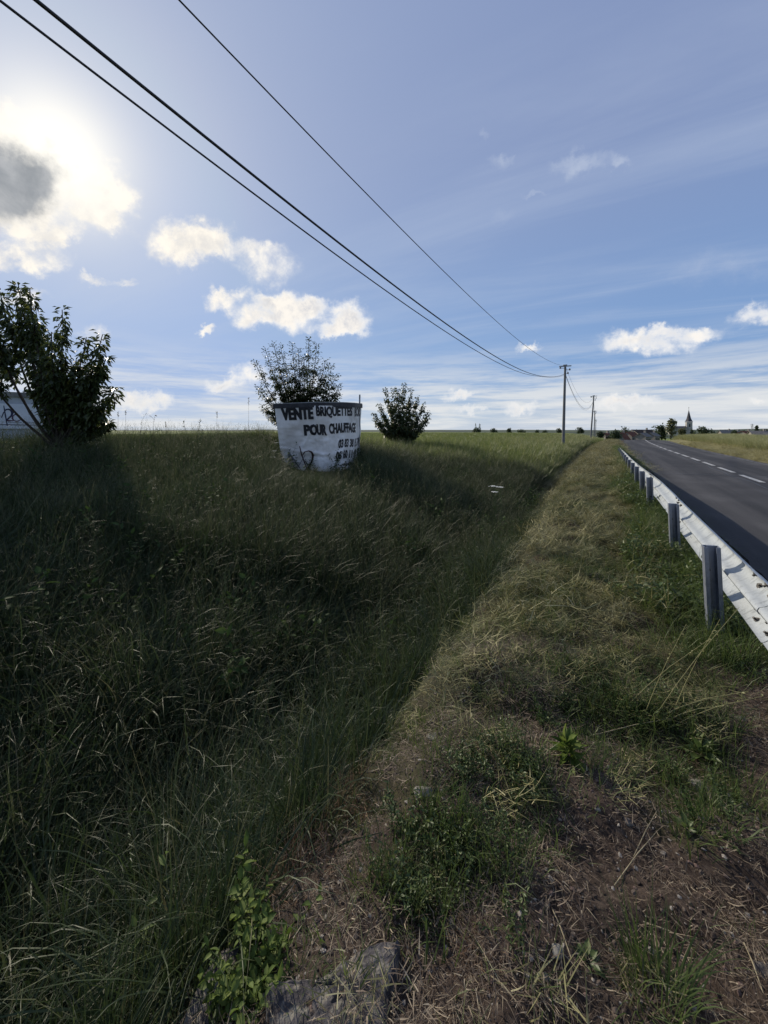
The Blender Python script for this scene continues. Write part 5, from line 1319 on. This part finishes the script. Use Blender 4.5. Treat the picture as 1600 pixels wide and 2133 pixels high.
def church():
    d = 300; k = d / 801; c = W(1435, 893, d); zb = EYE - 4.5; root = empty('church', (c.x, c.y, zb), R(30 - 22), 'village church with pale square tower and pointed dark spire', 'church')
    st = surf('pale_church_stone', (.30, .285, .26), (.42, .40, .36), .8, .85); slate = surf('dark_slate_spire', (.035, .035, .042), (.065, .065, .072), 2, .6)
    w = 10.5 * k; ht = (893 - 879) * k + 4.5
    tw = MB(); tw.box((0, 0, ht / 2), (w * .92, w * .92, ht)); t = tw.build('tower', st, root)
    b = MB(); 
    for z in (ht * .45, ht * .98): b.box((0, 0, z), (w * 1.02, w * 1.02, .35))
    b.build('cornice', st, root)
    for s in (-1, 1):
        b = MB(); b.box((s * .0, -w * .46, ht * .72), (.9, .1, 2.2)); b.build('belfry_opening', glassd, t) if s == 1 else None
        b = MB(); b.box((s * w * .46, 0, ht * .72), (.1, .9, 2.2)); b.build('belfry_opening', glassd, t)
    vs = []; prof_ = [(.62, 0), (.50, .10), (.33, .28), (.0, 1)]; hh = (879 - 853) * k
    n = 8; b = MB()
    for r_, z in prof_[:-1]:
        for i in range(n): a = math.pi / 8 + i * math.pi / 4; vs.append((w * r_ * 1.05 * math.cos(a), w * r_ * 1.05 * math.sin(a), ht + .18 + z * hh))
    vs.append((0, 0, ht + hh)); fs = []
    for l in range(2):
        for i in range(n): fs.append((l * n + i, l * n + (i + 1) % n, (l + 1) * n + (i + 1) % n, (l + 1) * n + i))
    for i in range(n): fs.append((2 * n + i, 2 * n + (i + 1) % n, 3 * n))
    sp = new_mesh('spire', vs, fs, slate, root)
    b = MB(); b.tube([(0, 0, ht + hh - .5), (0, 0, ht + hh + 2)], .09, 6); b.box((0, 0, ht + hh + 1.4), (.8, .1, .12)); b.build('cross', slate, sp)
    L_ = 30 * k * 1.0; hn = (893 - 892) * k + 4.5; hr = (893 - 887.5) * k + 4.5; wn = w * 1.5
    b = MB(); b.box((-w * .45 - L_ / 2, 0, hn / 2), (L_, wn, hn)); b.build('nave', st, root)
    b = MB(); x0, x1 = -w * .47 - L_, -w * .47
    b.add([(x0, -wn * .56, hn), (x1, -wn * .56, hn), (x1, 0, hr), (x0, 0, hr), (x0, wn * .56, hn), (x1, wn * .56, hn)], [(0, 1, 2, 3), (3, 2, 5, 4), (0, 3, 4), (1, 5, 2)]); b.build('roof', slate, root)
church()
def pylon():
    d = 700; k = d / 801; b0 = W(1567, 893, d); b0.z = -12; m = MB(); h = EYE + 10.5 * k + 12
    for s in ((-1, -1), (-1, 1), (1, 1), (1, -1)): m.tube([(s[0] * 2.4, s[1] * 2.4, 0), (s[0] * .9, s[1] * .9, h * .7), (0, 0, h)], .16, 4)
    for z in np.linspace(.1, .9, 8):
        r = 2.4 * (1 - z) + .5; 
        for q in range(4):
            a = [(-1, -1), (-1, 1), (1, 1), (1, -1)]; p, s = a[q], a[(q + 1) % 4]; m.tube([(p[0] * r, p[1] * r, z * h), (s[0] * r * .9, s[1] * r * .9, (z + .08) * h)], .1, 4)
    for z in (.75, .85, .94): m.tube([(-3, -1.7, z * h), (3, 1.7, z * h)], .2, 4)
    o = m.build('lattice_pylon', steel); o.location = b0; tag(o, 'far lattice mast on the skyline above the right-hand houses', 'mast')
pylon()
# far hills
def hills():
    vs = []; n = 260; hm = surf('wooded_hills', (.03, .045, .03), (.06, .075, .045), .02, .95, detail=8, c3=(.09, .11, .05), s3=.006)
    for i in range(n + 1):
        a = R(-178) + R(356) * i / n            # around the whole horizon; 0 = along the road
        for j, (r, zf) in enumerate(((900, -.2), (1250, .55), (1700, .95), (2300, 1.0), (3000, .2))):
            x = r * math.sin(a); y = r * math.cos(a)
            hgt = 14 + 26 * float(sstep(a, R(4), R(24))) * float(fbm(a * 3.2 + 5, .3, 80, 3)) * 1.0 + 4 * float(fbm(a * 30, 2.2, 81, 3))
            vs.append((x, y, -21 + hgt * zf))
    fs = [(i * 5 + j, i * 5 + j + 1, (i + 1) * 5 + j + 1, (i + 1) * 5 + j) for i in range(n) for j in range(4)]
    o = new_mesh('hills', vs, fs, hm, smooth=True); tag(o, kind='structure')
hills()

# joined by the report: nothing hidden, nothing left at the origin
scene.cycles.max_bounces = 4; scene.cycles.transparent_max_bounces = 4; scene.cycles.diffuse_bounces = 2; scene.cycles.glossy_bounces = 2; scene.cycles.transmission_bounces = 2
scene.cycles.use_denoising = True
